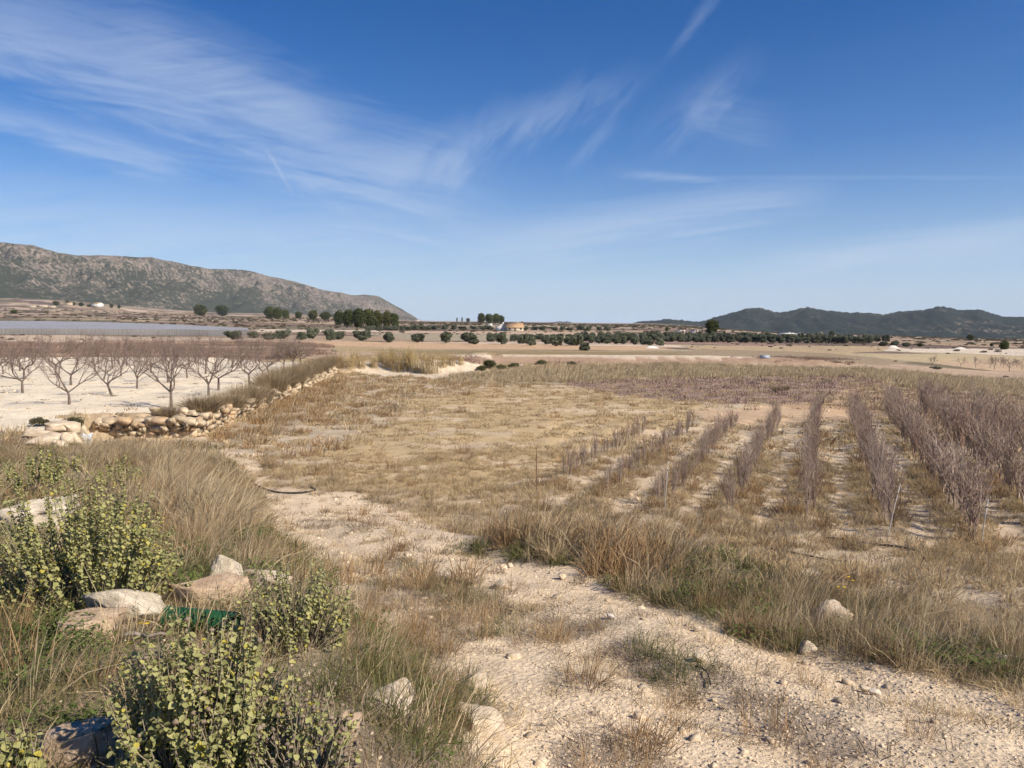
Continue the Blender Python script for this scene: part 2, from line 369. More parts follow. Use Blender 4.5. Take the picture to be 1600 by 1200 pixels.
# ------------------------------------------------------------------ object helpers
def tag(o, label=None, cat=None, group=None, kind=None):
    for k, v in (('label', label), ('category', cat), ('group', group), ('kind', kind)):
        if v: o[k] = v
    return o
def mesh_np(name, V, Fc, mat=None, shade=None, col=None, smooth=False):
    """V (n,3); Fc (m,3) or (m,4) or a list of both"""
    me = bpy.data.meshes.new(name)
    if isinstance(Fc, list) and np.isscalar(Fc[0][0]): Fc = np.array(Fc)
    Fs = [np.asarray(f) for f in (Fc if isinstance(Fc, list) else [Fc]) if len(f)]
    V = np.asarray(V, np.float32)
    me.vertices.add(len(V)); me.vertices.foreach_set('co', V.ravel())
    tot = sum(f.size for f in Fs); npoly = sum(len(f) for f in Fs)
    me.loops.add(tot); me.polygons.add(npoly)
    me.loops.foreach_set('vertex_index', np.concatenate([f.ravel() for f in Fs]).astype(np.int32))
    sizes = np.concatenate([np.full(len(f), f.shape[1]) for f in Fs])
    me.polygons.foreach_set('loop_start', np.concatenate([[0], np.cumsum(sizes)[:-1]]).astype(np.int32))
    if smooth: me.polygons.foreach_set('use_smooth', np.ones(npoly, bool))
    if shade is not None:
        a = me.attributes.new('shade', 'FLOAT', 'POINT'); a.data.foreach_set('value', np.asarray(shade, np.float32))
    if col is not None:
        a = me.attributes.new('alb', 'FLOAT_COLOR', 'POINT')
        c = np.ones((len(V), 4), np.float32); c[:, :3] = col; a.data.foreach_set('color', c.ravel())
    me.update(calc_edges=True); me.validate()
    if mat: me.materials.append(mat)
    return me
def link(name, me, parent=None, loc=None, rot=None, scale=None):
    o = bpy.data.objects.new(name, me); COL.objects.link(o)
    if parent: o.parent = parent
    if loc is not None: o.location = loc
    if rot is not None: o.rotation_euler = rot
    if scale is not None: o.scale = (scale,) * 3 if np.isscalar(scale) else scale
    return o
def empty(name, loc=(0, 0, 0), rz=0.0, scale=1.0):
    o = bpy.data.objects.new(name, None); COL.objects.link(o)
    o.location = loc; o.rotation_euler = (0, 0, rz); o.scale = (scale,) * 3 if np.isscalar(scale) else scale
    o.empty_display_size = .1
    return o
class MB:
    """collects geometry, builds one mesh"""
    def __init__(s): s.v, s.t, s.q, s.sh, s.n = [], [], [], [], 0
    def add(s, V, T=None, Q=None, sh=.5):
        V = np.asarray(V, float)
        if T is not None and len(T): s.t.append(np.asarray(T) + s.n)
        if Q is not None and len(Q): s.q.append(np.asarray(Q) + s.n)
        s.v.append(V); s.sh.append(np.full(len(V), sh) if np.isscalar(sh) else np.asarray(sh)); s.n += len(V)
    def tube(s, pts, rad, k=4, sh=.5, cap=False):
        P = np.asarray(pts, float); n = len(P); rad = np.broadcast_to(rad, (n,))
        d = np.gradient(P, axis=0); d /= np.linalg.norm(d, axis=1)[:, None] + 1e-9
        up = np.array([0, 0, 1.]) if abs(d[0][2]) < .9 else np.array([1., 0, 0])
        a = np.cross(d, up); a /= np.linalg.norm(a, axis=1)[:, None] + 1e-9; b = np.cross(d, a)
        an = np.arange(k) * 2 * np.pi / k
        V = (P[:, None] + rad[:, None, None] * (np.cos(an)[None, :, None] * a[:, None] + np.sin(an)[None, :, None] * b[:, None])).reshape(-1, 3)
        i = np.arange(n - 1)[:, None] * k; j = np.arange(k)[None]; j2 = (j + 1) % k
        Q = np.stack([i + j, i + j2, i + k + j2, i + k + j], -1).reshape(-1, 4)
        s.add(V, None, Q, sh)
        if cap:
            m = s.n - k; s.t.append(np.array([[m, m + q, m + q + 1] for q in range(1, k - 1)]))
    def box(s, x0, x1, y0, y1, z0, z1, sh=.5):
        V = [(x, y, z) for z in (z0, z1) for y in (y0, y1) for x in (x0, x1)]
        s.add(V, None, [(0, 2, 3, 1), (4, 5, 7, 6), (0, 1, 5, 4), (2, 6, 7, 3), (0, 4, 6, 2), (1, 3, 7, 5)], sh)
    def mesh(s, name, mat=None, smooth=False):
        V = np.concatenate(s.v); Fs = []
        if s.t: Fs.append(np.concatenate(s.t))
        if s.q: Fs.append(np.concatenate(s.q))
        return mesh_np(name, V, Fs, mat, np.concatenate(s.sh), None, smooth)
    def build(s, name, mat, parent=None, smooth=False, **k):
        return link(name, s.mesh(name, mat, smooth), parent, **k)

# ------------------------------------------------------------------ materials
def new_mat(name):
    m = bpy.data.materials.new(name); m.use_nodes = True
    nb = NB(m.node_tree); b = m.node_tree.nodes['Principled BSDF']
    b.inputs['Roughness'].default_value = .9; b.inputs['Specular IOR Level'].default_value = .2
    return m, nb, b
def coords(nb, obj=False):
    return nb.new('ShaderNodeTexCoord').outputs['Object'] if obj else nb.new('ShaderNodeNewGeometry').outputs['Position']
def mat_noise(name, c0, c1, scale=4.0, rough=.9, bump=0.0, bscale=None, obj=True, detail=5, lo=.3, hi=.7, rand=0.0, spec=.2):
    m, nb, b = new_mat(name); v = coords(nb, obj)
    n = nb.noise(v, scale, detail, .6)
    c = nb.mix(nb.mrange(n, lo, hi), c0, c1)
    if rand:
        oi = nb.new('ShaderNodeObjectInfo'); c = nb.mix(1.0, c, nb.xyz(*[nb.mrange(oi.outputs['Random'], 0, 1, 1 - rand, 1 + rand, False)] * 3), 'MULTIPLY')
    nb.l.new(c, b.inputs['Base Color']); b.inputs['Roughness'].default_value = rough; b.inputs['Specular IOR Level'].default_value = spec
    if bump:
        bn = nb.new('ShaderNodeBump'); bn.inputs['Strength'].default_value = 1.0; bn.inputs['Distance'].default_value = bump
        nb.l.new(nb.noise(v, bscale or scale * 3, 6, .65), bn.inputs['Height']); nb.l.new(bn.outputs[0], b.inputs['Normal'])
    return m
def mat_blade(name, c0, c1, tint=None, trans=.3, rand=.25, rough=.8):
    """thin leaves and stalks: colour runs c0..c1 with the 'shade' of each piece, and varies by plant"""
    m, nb, b = new_mat(name)
    at_ = nb.new('ShaderNodeAttribute', attribute_name='shade')
    c = nb.mix(at_.outputs['Fac'], c0, c1)
    oi = nb.new('ShaderNodeObjectInfo')
    if tint: c = nb.mix(nb.mrange(oi.outputs['Random'], .45, 1.0, 0, .75), c, tint)
    if rand: c = nb.mix(1.0, c, nb.xyz(*[nb.mrange(nb.math('FRACT', nb.math('MULTIPLY', oi.outputs['Random'], 7.31)), 0, 1, 1 - rand, 1 + rand, False)] * 3), 'MULTIPLY')
    nb.l.new(c, b.inputs['Base Color']); b.inputs['Roughness'].default_value = rough; b.inputs['Specular IOR Level'].default_value = .15
    if trans:
        tr = nb.new('ShaderNodeBsdfTranslucent'); nb.l.new(c, tr.inputs[0])
        mx = nb.new('ShaderNodeMixShader'); mx.inputs[0].default_value = trans
        nb.l.new(b.outputs[0], mx.inputs[1]); nb.l.new(tr.outputs[0], mx.inputs[2])
        nb.l.new(mx.outputs[0], nb.n['Material Output'].inputs[0])
    return m
def mat_ground(name, fine=1.0):
    m, nb, b = new_mat(name); v = coords(nb)
    a = nb.new('ShaderNodeAttribute', attribute_name='alb').outputs['Color']
    n1 = nb.noise(v, 1.7, 5, .68); n2 = nb.noise(v, 24, 2, .6); n3 = nb.noise(v, .08, 3, .6)
    f = nb.math('ADD', nb.math('ADD', nb.mrange(n1, .25, .75, .80, 1.14), nb.mrange(n2, .3, .7, -.13, .11)), nb.mrange(n3, .3, .7, -.07, .07))
    c = nb.mix(1.0, a, nb.xyz(f, f, f), 'MULTIPLY')
    c = nb.mix(nb.mrange(n3, .5, .75, 0, .35), c, nb.mix(1.0, a, (.86, .72, .56), 'MULTIPLY'))
    nb.l.new(c, b.inputs['Base Color']); b.inputs['Roughness'].default_value = .95; b.inputs['Specular IOR Level'].default_value = .1
    vo = nb.new('ShaderNodeTexVoronoi', feature='F1'); vo.inputs['Scale'].default_value = 26; nb.l.new(v, vo.inputs['Vector'])
    h = nb.math('ADD', nb.math('MULTIPLY', vo.outputs['Distance'], -.45), nb.math('MULTIPLY', n2, .9))
    bn = nb.new('ShaderNodeBump'); bn.inputs['Strength'].default_value = .9; bn.inputs['Distance'].default_value = .018 * fine
    nb.l.new(h, bn.inputs['Height']); nb.l.new(bn.outputs[0], b.inputs['Normal'])
    return m
def mat_plain(name, c, rough=.6, spec=.3, metal=0.0):
    m, nb, b = new_mat(name); v = coords(nb, True)
    cc = nb.mix(nb.mrange(nb.noise(v, 9, 4, .6), .3, .7), tuple(x * .8 for x in c), tuple(min(1, x * 1.12) for x in c))
    nb.l.new(cc, b.inputs['Base Color']); b.inputs['Roughness'].default_value = rough; b.inputs['Specular IOR Level'].default_value = spec; b.inputs['Metallic'].default_value = metal
    return m

# ------------------------------------------------------------------ the ground: one seamless sheet, split by land use
def ground():
    az = np.concatenate([np.linspace(-180, -44, 60, endpoint=False), np.linspace(-44, 44, 430, endpoint=False), np.linspace(44, 180, 60, endpoint=False)])
    az = np.radians(az); A = len(az)
    rr = np.concatenate([np.geomspace(.5, 60, 400, endpoint=False), np.geomspace(60, 700, 190, endpoint=False), np.geomspace(700, 12000, 50)]); N = len(rr)
    rg, ag = np.meshgrid(rr, az, indexing='ij')
    x = (rg * np.sin(ag)).ravel(); y = (rg * np.cos(ag)).ravel()
    z = H(x, y)
    alb, W, cid, px, py = cover(x, y, z)
    V = np.stack([x, y, z], 1)
    V = np.vstack([V, [[0, 0, gz(0, 0)]]]); alb = np.vstack([alb, [FAL]]); cid = np.append(cid, -1)
    i = np.arange(N - 1)[:, None] * A; j = np.arange(A)[None]; j2 = (j + 1) % A
    Q = np.stack([i + j, i + A + j, i + A + j2, i + j2], -1).reshape(-1, 4)[:, ::-1]
    c0 = np.arange(A); tri = np.stack([np.full(A, len(V) - 1), (c0 + 1) % A, c0], 1)
    fc = cid[Q[:, 0]]
    kinds = np.full(len(Q), 0)
    kinds[np.isin(fc, [CIDX[k] for k in ('track', 'median', 'mat1', 'mat2', 'mat3')])] = 1
    kinds[np.isin(fc, [CIDX[k] for k in ('straw', 'weedy', 'footgrass')])] = 2
    kinds[fc == CIDX['nursery']] = 3
    kinds[fc == 102] = 4
    kinds[fc >= 100] = np.where(fc[fc >= 100] == 102, 4, 5)
    gm = mat_ground('dry_soil')
    for k, nm in enumerate(('ground', 'dirt_track', 'fallow_field', 'nursery_ground', 'orchard_ground', 'plain')):
        q = Q[kinds == k]; t = tri if k == 0 else np.zeros((0, 3), int)
        u, inv = np.unique(np.concatenate([q.ravel(), t.ravel()]), return_inverse=True)
        q2 = inv[:q.size].reshape(-1, 4); t2 = inv[q.size:].reshape(-1, 3)
        o = link(nm, mesh_np(nm, V[u], [q2, t2], gm, None, alb[u], True)); tag(o, kind='structure')
ground()

# ------------------------------------------------------------------ mountains
def mat_mountain(name, rock, rock2, veg, v0, v1, base_z, top_z, sc1):
    m, nb, b = new_mat(name); v = coords(nb)
    a = nb.new('ShaderNodeAttribute', attribute_name='shade').outputs['Fac']      # height up the slope 0..1
    sx = nb.new('ShaderNodeSeparateXYZ'); nb.l.new(v, sx.inputs[0])
    n1 = nb.noise(v, sc1, 6, .62, .3); n2 = nb.noise(v, sc1 * 11, 4, .65); n3 = nb.noise(v, sc1 * .28, 4, .55)
    c = nb.mix(nb.mrange(n2, .35, .65), rock, rock2)
    f = nb.math('ADD', nb.math('ADD', nb.math('MULTIPLY', n1, .5), nb.math('MULTIPLY', n2, .75)), nb.math('MULTIPLY', n3, .45))
    f = nb.math('SUBTRACT', f, nb.math('MULTIPLY', nb.mrange(a, 0.0, .55), v1))
    c = nb.mix(nb.mrange(f, v0 - .07, v0 + .07), c, veg)
    nb.l.new(c, b.inputs['Base Color']); b.inputs['Roughness'].default_value = 1.0; b.inputs['Specular IOR Level'].default_value = 0.0
    bn = nb.new('ShaderNodeBump'); bn.inputs['Strength'].default_value = .8; bn.inputs['Distance'].default_value = 9
    nb.l.new(nb.noise(v, sc1 * 5, 6, .7), bn.inputs['Height']); nb.l.new(bn.outputs[0], b.inputs['Normal'])
    return m
def mountain(name, sky_line, dist, depth, mat, spur, fx, seed, nu=700, nv=70, tree=0.0, shape=1.1):
    xs = np.array([p[0] for p in sky_line], float); ys = np.array([p[1] for p in sky_line], float)
    X = np.linspace(xs[0], xs[-1], nu); Y = np.interp(X, xs, ys)
    Y = Y + (fbm(X * .05, X * 0, seed + 3, 4) - .5) * 3.0
    D = np.interp(X, [p[0] for p in dist], [p[1] for p in dist])
    t = (X - 800) / F
    v = np.concatenate([np.linspace(0, 1, nv), [1.06, 1.15, 1.35]])
    Xg, vg = np.meshgrid(np.arange(nu), v, indexing='ij')
    d0 = D[Xg]; dep = d0 + depth * vg
    tt = t[Xg]
    x = tt * dep; y = dep
    zr = CZ + (512 - Y[Xg]) / F * (D[Xg] + depth)
    # foot of the slope lies on the plain
    xb = t * D; zb = farz(xb, D) - 3
    zb = zb[Xg]
    vv = np.clip(vg, 0, 1)
    prof = np.where(vv < .35, .22 * (vv / .35) ** 1.3, .22 + .78 * ((vv - .35) / .65) ** (shape * .85))
    z = zb + (zr - zb) * prof
    wx = x / fx + .5 * fbm(x / fx * .7, y / fx * .7, seed + 9)
    rid = 1 - np.abs(2 * fbm(wx, y / fx * .35, seed, 5, .55) - 1)
    env = np.sin(np.pi * np.clip(vv, 0, 1)) ** .8
    z = z + spur * (zr - zb) * (rid - .72) * env + .12 * (zr - zb) * (fbm(x / fx * 4, y / fx * 4, seed + 5, 5, .6) - .5) * env
    z = np.minimum(z, CZ + (512 - Y[Xg] + 1.2 * fbm(Xg * .31, vg * 9, seed + 8, 3)) / F * dep - (1 - vv) * 4)
    if tree:
        z = z + 6 * (fbm(x / 22, y / 22, seed + 6, 2) - .5) * np.clip(vv * 6, 0, 1)
        z = z + np.where(vg >= .985, tree * vnoise(Xg * 1.7, vg * 50, seed + 4) / F * dep, 0)
    z = np.where(vg > 1, zr - (vg - 1) * (zr - zb) * 1.2, z)
    V = np.stack([x.ravel(), y.ravel(), z.ravel()], 1); n = len(v)
    i = np.arange(nu - 1)[:, None] * n; j = np.arange(n - 1)[None]
    Q = np.stack([i + j, i + n + j, i + n + j + 1, i + j + 1], -1).reshape(-1, 4)
    o = link(name, mesh_np(name, V, Q, mat, np.clip(vg, 0, 1).ravel(), None, True)); tag(o, kind='structure')
    return o
m_left = mat_mountain('scrubby_limestone', (.27, .222, .182), (.14, .118, .098), (.044, .050, .036), .765, .085, 0, 1, .0065)
mountain('mountain', [(-2200, 430), (-1400, 400), (-700, 372), (-300, 380), (0, 381), (60, 385), (100, 397), (130, 400), (175, 401), (245, 404), (290, 414), (330, 422), (385, 423), (420, 431), (462, 441), (510, 455), (548, 461), (572, 461), (592, 463), (612, 474), (630, 484), (650, 496), (668, 506)],
         [(-2200, 1500), (0, 2600), (668, 4200)], 1100, m_left, 1.45, 340, 101, 1100, 110)
m_right = mat_mountain('pine_clad_hill', (.25, .20, .15), (.16, .135, .10), (.021, .032, .029), .70, .02, 0, 1, .008)
mountain('hills', [(940, 512), (985, 506), (1010, 502), (1050, 500), (1075, 502), (1092, 504), (1120, 496), (1145, 489), (1165, 482), (1185, 482), (1210, 488), (1232, 488), (1258, 481.5), (1290, 486), (1345, 490), (1375, 493), (1405, 487), (1440, 485), (1462, 479.5), (1480, 482), (1500, 486), (1525, 485), (1545, 490), (1565, 495), (1600, 496), (1700, 490), (1900, 500), (2300, 505), (3200, 512)],
         [(940, 3600), (1150, 3000), (1600, 2600), (3200, 2000)], 900, m_right, .8, 240, 201, 900, 60, tree=2.2)
mountain('distant_hill', [(818, 510), (838, 507), (852, 503.5), (872, 502), (885, 503), (905, 507), (935, 511)], [(818, 5200), (935, 5200)], 700, m_right, .3, 300, 301, 120, 24, tree=.8)

# ------------------------------------------------------------------ far plain: trees, houses, netted vines
def unit(v): return v / (np.linalg.norm(v) + 1e-9)
def leaf_cloud(mb, centers, radii, n, size, squash=.8, shell=.55, sun=True, aspect=1.5, updir=0.0):
    """small leaf-sprig faces spread through a set of lobes"""
    centers = np.asarray(centers, float); radii = np.asarray(radii, float)
    pr = radii ** 2 / (radii ** 2).sum()
    k = rng.choice(len(centers), n, p=pr)
    d = rng.normal(size=(n, 3)); d /= np.linalg.norm(d, axis=1)[:, None]
    r = radii[k] * (shell + (1 - shell) * rng.random(n) ** .6) * (.86 + .3 * vnoise(d[:, 0] * 3 + k * 7, d[:, 1] * 3 + d[:, 2] * 3, 3))
    P = centers[k] + d * r[:, None] * np.array([1, 1, squash])
    nrm = d + rng.normal(size=(n, 3)) * .7; nrm[:, 2] += updir; nrm /= np.linalg.norm(nrm, axis=1)[:, None]
    a = np.cross(nrm, rng.normal(size=(n, 3))); a /= np.linalg.norm(a, axis=1)[:, None]; b = np.cross(nrm, a)
    s = size * (.6 + .8 * rng.random(n))[:, None]
    V = np.stack([P - a * s * aspect * .5, P + b * s * .45, P + a * s * aspect * .5, P - b * s * .45], 1).reshape(-1, 3)
    Q = np.arange(4 * n).reshape(-1, 4)
    sh = np.repeat(np.clip(rng.normal(.5, .22, n), 0, 1), 4)
    mb.add(V, None, Q, sh)
BARK = mat_noise('grey_bark', (.10, .082, .066), (.20, .17, .14), 14, bump=.01, rand=.15)
PINE_BARK = mat_noise('pine_bark', (.085, .06, .045), (.16, .12, .09), 9)
PINE_LEAF = mat_blade('pine_needles', (.034, .046, .014), (.10, .115, .032), (.085, .085, .026), .15, .18)
OLIVE_LEAF = mat_blade('olive_leaves', (.075, .088, .055), (.20, .215, .145), None, .15, .15)
SHRUB_LEAF = mat_blade('shrub_leaves', (.060, .068, .028), (.150, .150, .068), (.13, .115, .07), .2, .25)

def tree_meshes_pine(seed, w, h, lobes, n, size, low=.15):
    global rng
    keep = rng; rng = np.random.default_rng(seed)
    t = MB(); t.tube([(0, 0, -.5), (.1 * w * (rng.random() - .5), 0, h * .25), (.15 * w * (rng.random() - .5), .1 * w * (rng.random() - .5), h * .75)], [h * .028, h * .022, h * .01], 6)
    C, Rr = [], []
    for i in range(lobes):
        a = rng.random() * 6.28; q = rng.random() ** .6; z = h * (low + .14 + (.80 - low - .14) * rng.random())
        rad = w * .5 * (1 - .55 * abs(z / h - .5) * 1.6)
        r = w * (.15 + .11 * rng.random())
        C.append((math.cos(a) * (rad - r) * q, math.sin(a) * (rad - r) * q, min(z, h - r * .8))); Rr.append(r)
        if i % 2 == 0: t.tube([(0, 0, h * (.25 + .3 * rng.random())), C[-1]], [h * .011, h * .004], 4)
    c = MB(); leaf_cloud(c, C, Rr, n, size, .85, .5, aspect=1.3)
    rng = keep
    return t.mesh('trunk', PINE_BARK), c.mesh('crown', PINE_LEAF)
PINES = [tree_meshes_pine(i, 1.05, .85, 30, 3600, .062, .0) for i in range(5)]      # unit-width crowns
PINE_TALL = tree_meshes_pine(77, 1.0, 1.25, 34, 5000, .065, .08)
def put_tree(name, meshes, px, base_py, wpx, hpx, label, cat='tree', group=None, ratio=.85, rz=None, p=None):
    p = p or at(px, base_py); s = wpx / F * p.y; sh = hpx / F * p.y / ratio
    j = (.84 + .36 * rng.random(), .84 + .36 * rng.random(), .84 + .30 * rng.random()) if name == 'olive_tree' else (1, 1, 1)
    e = empty(name, (p.x, p.y, p.z - .05), rng.random() * 6.28 if rz is None else rz, (s * j[0], s * j[1], sh * j[2]))
    link('trunk', meshes[0], e); link('crown', meshes[1], e)
    return tag(e, label, cat, group)
pine_list = [
 (313, 493.5, 24, 17.5, 'round dark pine standing alone, left of a similar pine, below the mountain'),
 (347, 493.5, 26, 17, 'round dark pine standing alone, right of a similar pine, below the mountain'),
 (421, 498, 20, 19, 'tall round pine at the left end of the tree belt'), (434, 498.5, 18, 19, 'pine crowding the right flank of the belt\'s leftmost pine'),
 (447, 498, 14, 14, 'slim dark pine just right of the leftmost pine pair'), (466, 498, 14, 11, 'small pine in the gap of the tree belt'),
 (489, 500, 19, 16, 'pine with a rounded crown left of the big grove'), (509, 500, 20, 13, 'low spreading pine touching the left of the big grove'),
 (530, 508, 22, 24, 'leftmost pine of the big grove'), (545, 510, 24, 26, 'second pine from the left in the big grove'),
 (561, 511, 27, 29, 'tallest pine of the big grove, third from its left end'), (577, 511, 26, 29, 'fourth pine from the left in the big grove'),
 (590, 511, 22, 26, 'fifth pine from the left in the big grove, before the gap in its top'), (604, 511, 20, 27, 'pine with a pointed top in the right half of the big grove'),
 (616, 510, 20, 21, 'rightmost pine of the big grove'),
 (752, 505, 15, 16, 'leftmost pine of the clump beside the ochre cottage'), (764, 505, 17, 15, 'middle left pine of the clump beside the ochre cottage'),
 (775, 505, 17, 15, 'middle right pine of the clump beside the ochre cottage'), (784, 505, 11, 13, 'rightmost pine of the clump left of the orange roof'),
]
for i, (x, y, w, h, lab) in enumerate(pine_list):
    put_tree('pine_tree', PINES[i % 5], x, y, w, h, lab, 'pine', 'pines on the plain')
put_tree('pine_tree', PINE_TALL, 1112, 525.5, 27, 28, 'large dark pine rising alone above the olive rows', 'pine', 'pines on the plain', 1.25)
bush_list = [(1131, 524, 7, 7, 'small round bush at the foot of the lone pine'), (1300, 525.5, 12, 8.5, 'round dark tree beside the small ochre house by the hills'),
 (1516, 532, 12, 10, 'round dark bush on the skyline of the far pale field'), (1569, 546, 17, 13, 'bright green round tree behind the right-hand almond trees'),
 (1549, 541, 6, 5, 'tiny bush left of the bright green round tree'), (1437, 541.5, 10, 6, 'low dark bush at the end of the olive rows'),
 (1042, 517.5, 8, 6, 'dark tree on the pale slope left of the lone pine'), (1019, 521, 10, 4, 'flat dark bush left of the lone pine'), (916, 517, 7, 4, 'small dark bush on the empty plain right of the house'),
 (22, 490, 12, 6, 'dusty bush on the left-hand terraces'), (88, 477, 12, 7, 'dark tree left of the upper farmhouse'), (106, 476, 9, 6, 'dark tree above the upper farmhouse'),
 (127, 478.5, 9, 6, 'bush just left of the cream farmhouse'), (174, 481, 7, 7, 'tree right of the cream farmhouse'), (186, 482, 6, 6, 'furthest right of the trees by the cream farmhouse'),
 (115, 477, 8, 5, 'bush between the two upper farm buildings'), (139, 479.5, 8, 4, 'bush against the cream farmhouse wall'),
 (1242, 527, 5, 3, 'speck of a bush before the white sheds'), (731, 503, 8, 6, 'grey-green tree left of the ochre cottage'), (722, 503, 3, 8, 'slim cypress left of the ochre cottage'), (714, 503, 3, 7, 'slimmest leftmost cypress near the ochre cottage'),
 (816, 506, 5, 4, 'dark shrub at the right gable of the orange-roofed house')]
for i, (x, y, w, h, lab) in enumerate(bush_list):
    put_tree('round_tree', PINES[(i * 3 + 1) % 5], x, y, w, h, lab, 'tree', 'scattered trees on the plain')

def tree_meshes_olive(seed):
    global rng
    keep = rng; rng = np.random.default_rng(seed)
    t = MB(); C, Rr = [], []
    for k in range(3):
        a = k * 2.1 + rng.random(); l = .28
        t.tube([(0, 0, -.1), (.04 * math.cos(a), .04 * math.sin(a), .15), (l * math.cos(a) * .7, l * math.sin(a) * .7, .45)], [.07, .055, .025], 6)
    for i in range(20):
        a = rng.random() * 6.28; q = .32 * rng.random() ** .5; r = .13 + .09 * rng.random()
        C.append((math.cos(a) * q, math.sin(a) * q, .20 + .48 * rng.random())); Rr.append(r + .03)
    c = MB(); leaf_cloud(c, C, Rr, 3000, .07, .9, .3, aspect=1.7)
    rng = keep
    return t.mesh('trunk', BARK), c.mesh('crown', OLIVE_LEAF)
OLIVES = [tree_meshes_olive(300 + i) for i in range(5)]
ol = [(364, 530.5, 26, 13), (396, 528.5, 18, 12), (421, 531, 21, 13), (443, 529.5, 22, 15), (471, 531, 22, 15), (489, 529, 20, 16), (516, 532, 20, 16), (529, 530.5, 16, 15), (563, 532, 22, 16), (573, 529, 14, 15), (608, 535, 19, 17.5), (653, 535, 19, 17), (697, 536, 19, 17),
      (730, 534, 19, 14), (741, 538, 20, 17), (770, 534, 16, 14), (784, 538, 19, 17), (804, 533, 16, 13), (818, 537, 19, 16), (829, 540, 19, 17), (853, 538, 19, 17), (870, 541, 20, 18), (890, 539, 18, 16), (901, 540, 18, 17), (915, 548, 17, 15)]
ORD = ['first', 'second', 'third', 'fourth', 'fifth', 'sixth', 'seventh', 'eighth', 'ninth', 'tenth', 'eleventh', 'twelfth', 'thirteenth', 'fourteenth', 'fifteenth', 'sixteenth', 'seventeenth', 'eighteenth', 'nineteenth', 'twentieth', 'twenty-first', 'twenty-second', 'twenty-third', 'twenty-fourth', 'twenty-fifth']
for i, (x, y, w, h) in enumerate(ol):
    lab = '%s olive tree from the left along the front of the ochre olive field' % ORD[i]
    if i == 24: lab = 'single olive tree set forward of the olive orchard, nearest the pale track'
    put_tree('olive_tree', OLIVES[i % 5], x, y, w * 1.12, h * 1.12, lab, 'olive tree', 'olive trees', .92)
k = 0
for row, (y0, y1, x0, x1, w, step) in enumerate([(536, 540.5, 925, 1040, 15, 13), (533, 537, 905, 1370, 14, 12.5), (530.5, 534.5, 830, 1385, 13, 12.5), (528.5, 532, 900, 1330, 12, 14), (527, 530.5, 1000, 1290, 11, 15)]):
    x = x0
    while x < x1:
        f = (x - x0) / (x1 - x0)
        put_tree('olive_tree', OLIVES[k % 5], x + rng.normal() * 1.5, y0 + (y1 - y0) * f + rng.normal() * .2, w * (.9 + .3 * rng.random()), w * .88 * (.9 + .25 * rng.random()),
                 'olive tree in the %s rank of the closed olive orchard around the lone pine' % ORD[row], 'olive tree', 'olive trees in the orchard ranks', .92); k += 1
        x += step * (.8 + .4 * rng.random())
for i, (x, y, w, h) in enumerate([(1380, 541, 15, 9), (1398, 541, 14, 9), (1416, 541.5, 15, 8)]):
    put_tree('olive_tree', OLIVES[i], x, y, w, h, '%s of three low olive trees trailing off the right end of the orchard' % ORD[i], 'olive tree', 'olive trees', .92)
x = 656; k = 0
while x < 950:
    if not 780 < x < 800:
        put_tree('olive_tree', OLIVES[int(x) % 5], x, 514.5 + (x - 650) * .008 + rng.normal() * .4, 11 + 4 * rng.random(), 7 + 2 * rng.random(), '%s small dark olive tree from the left in the line by the orange-roofed house' % ORD[k % 25], 'olive tree', 'olive trees in the line by the house', .92); k += 1
    x += 9 + 9 * rng.random()
x = 575; k = 0
while x < 650:
    put_tree('olive_tree', OLIVES[int(x) % 5], x, 516.5 + rng.normal() * .4, 13, 8, '%s low olive tree from the left along the foot of the big grove' % ORD[k], 'olive tree', 'olive trees under the grove', .92); x += 9; k += 1

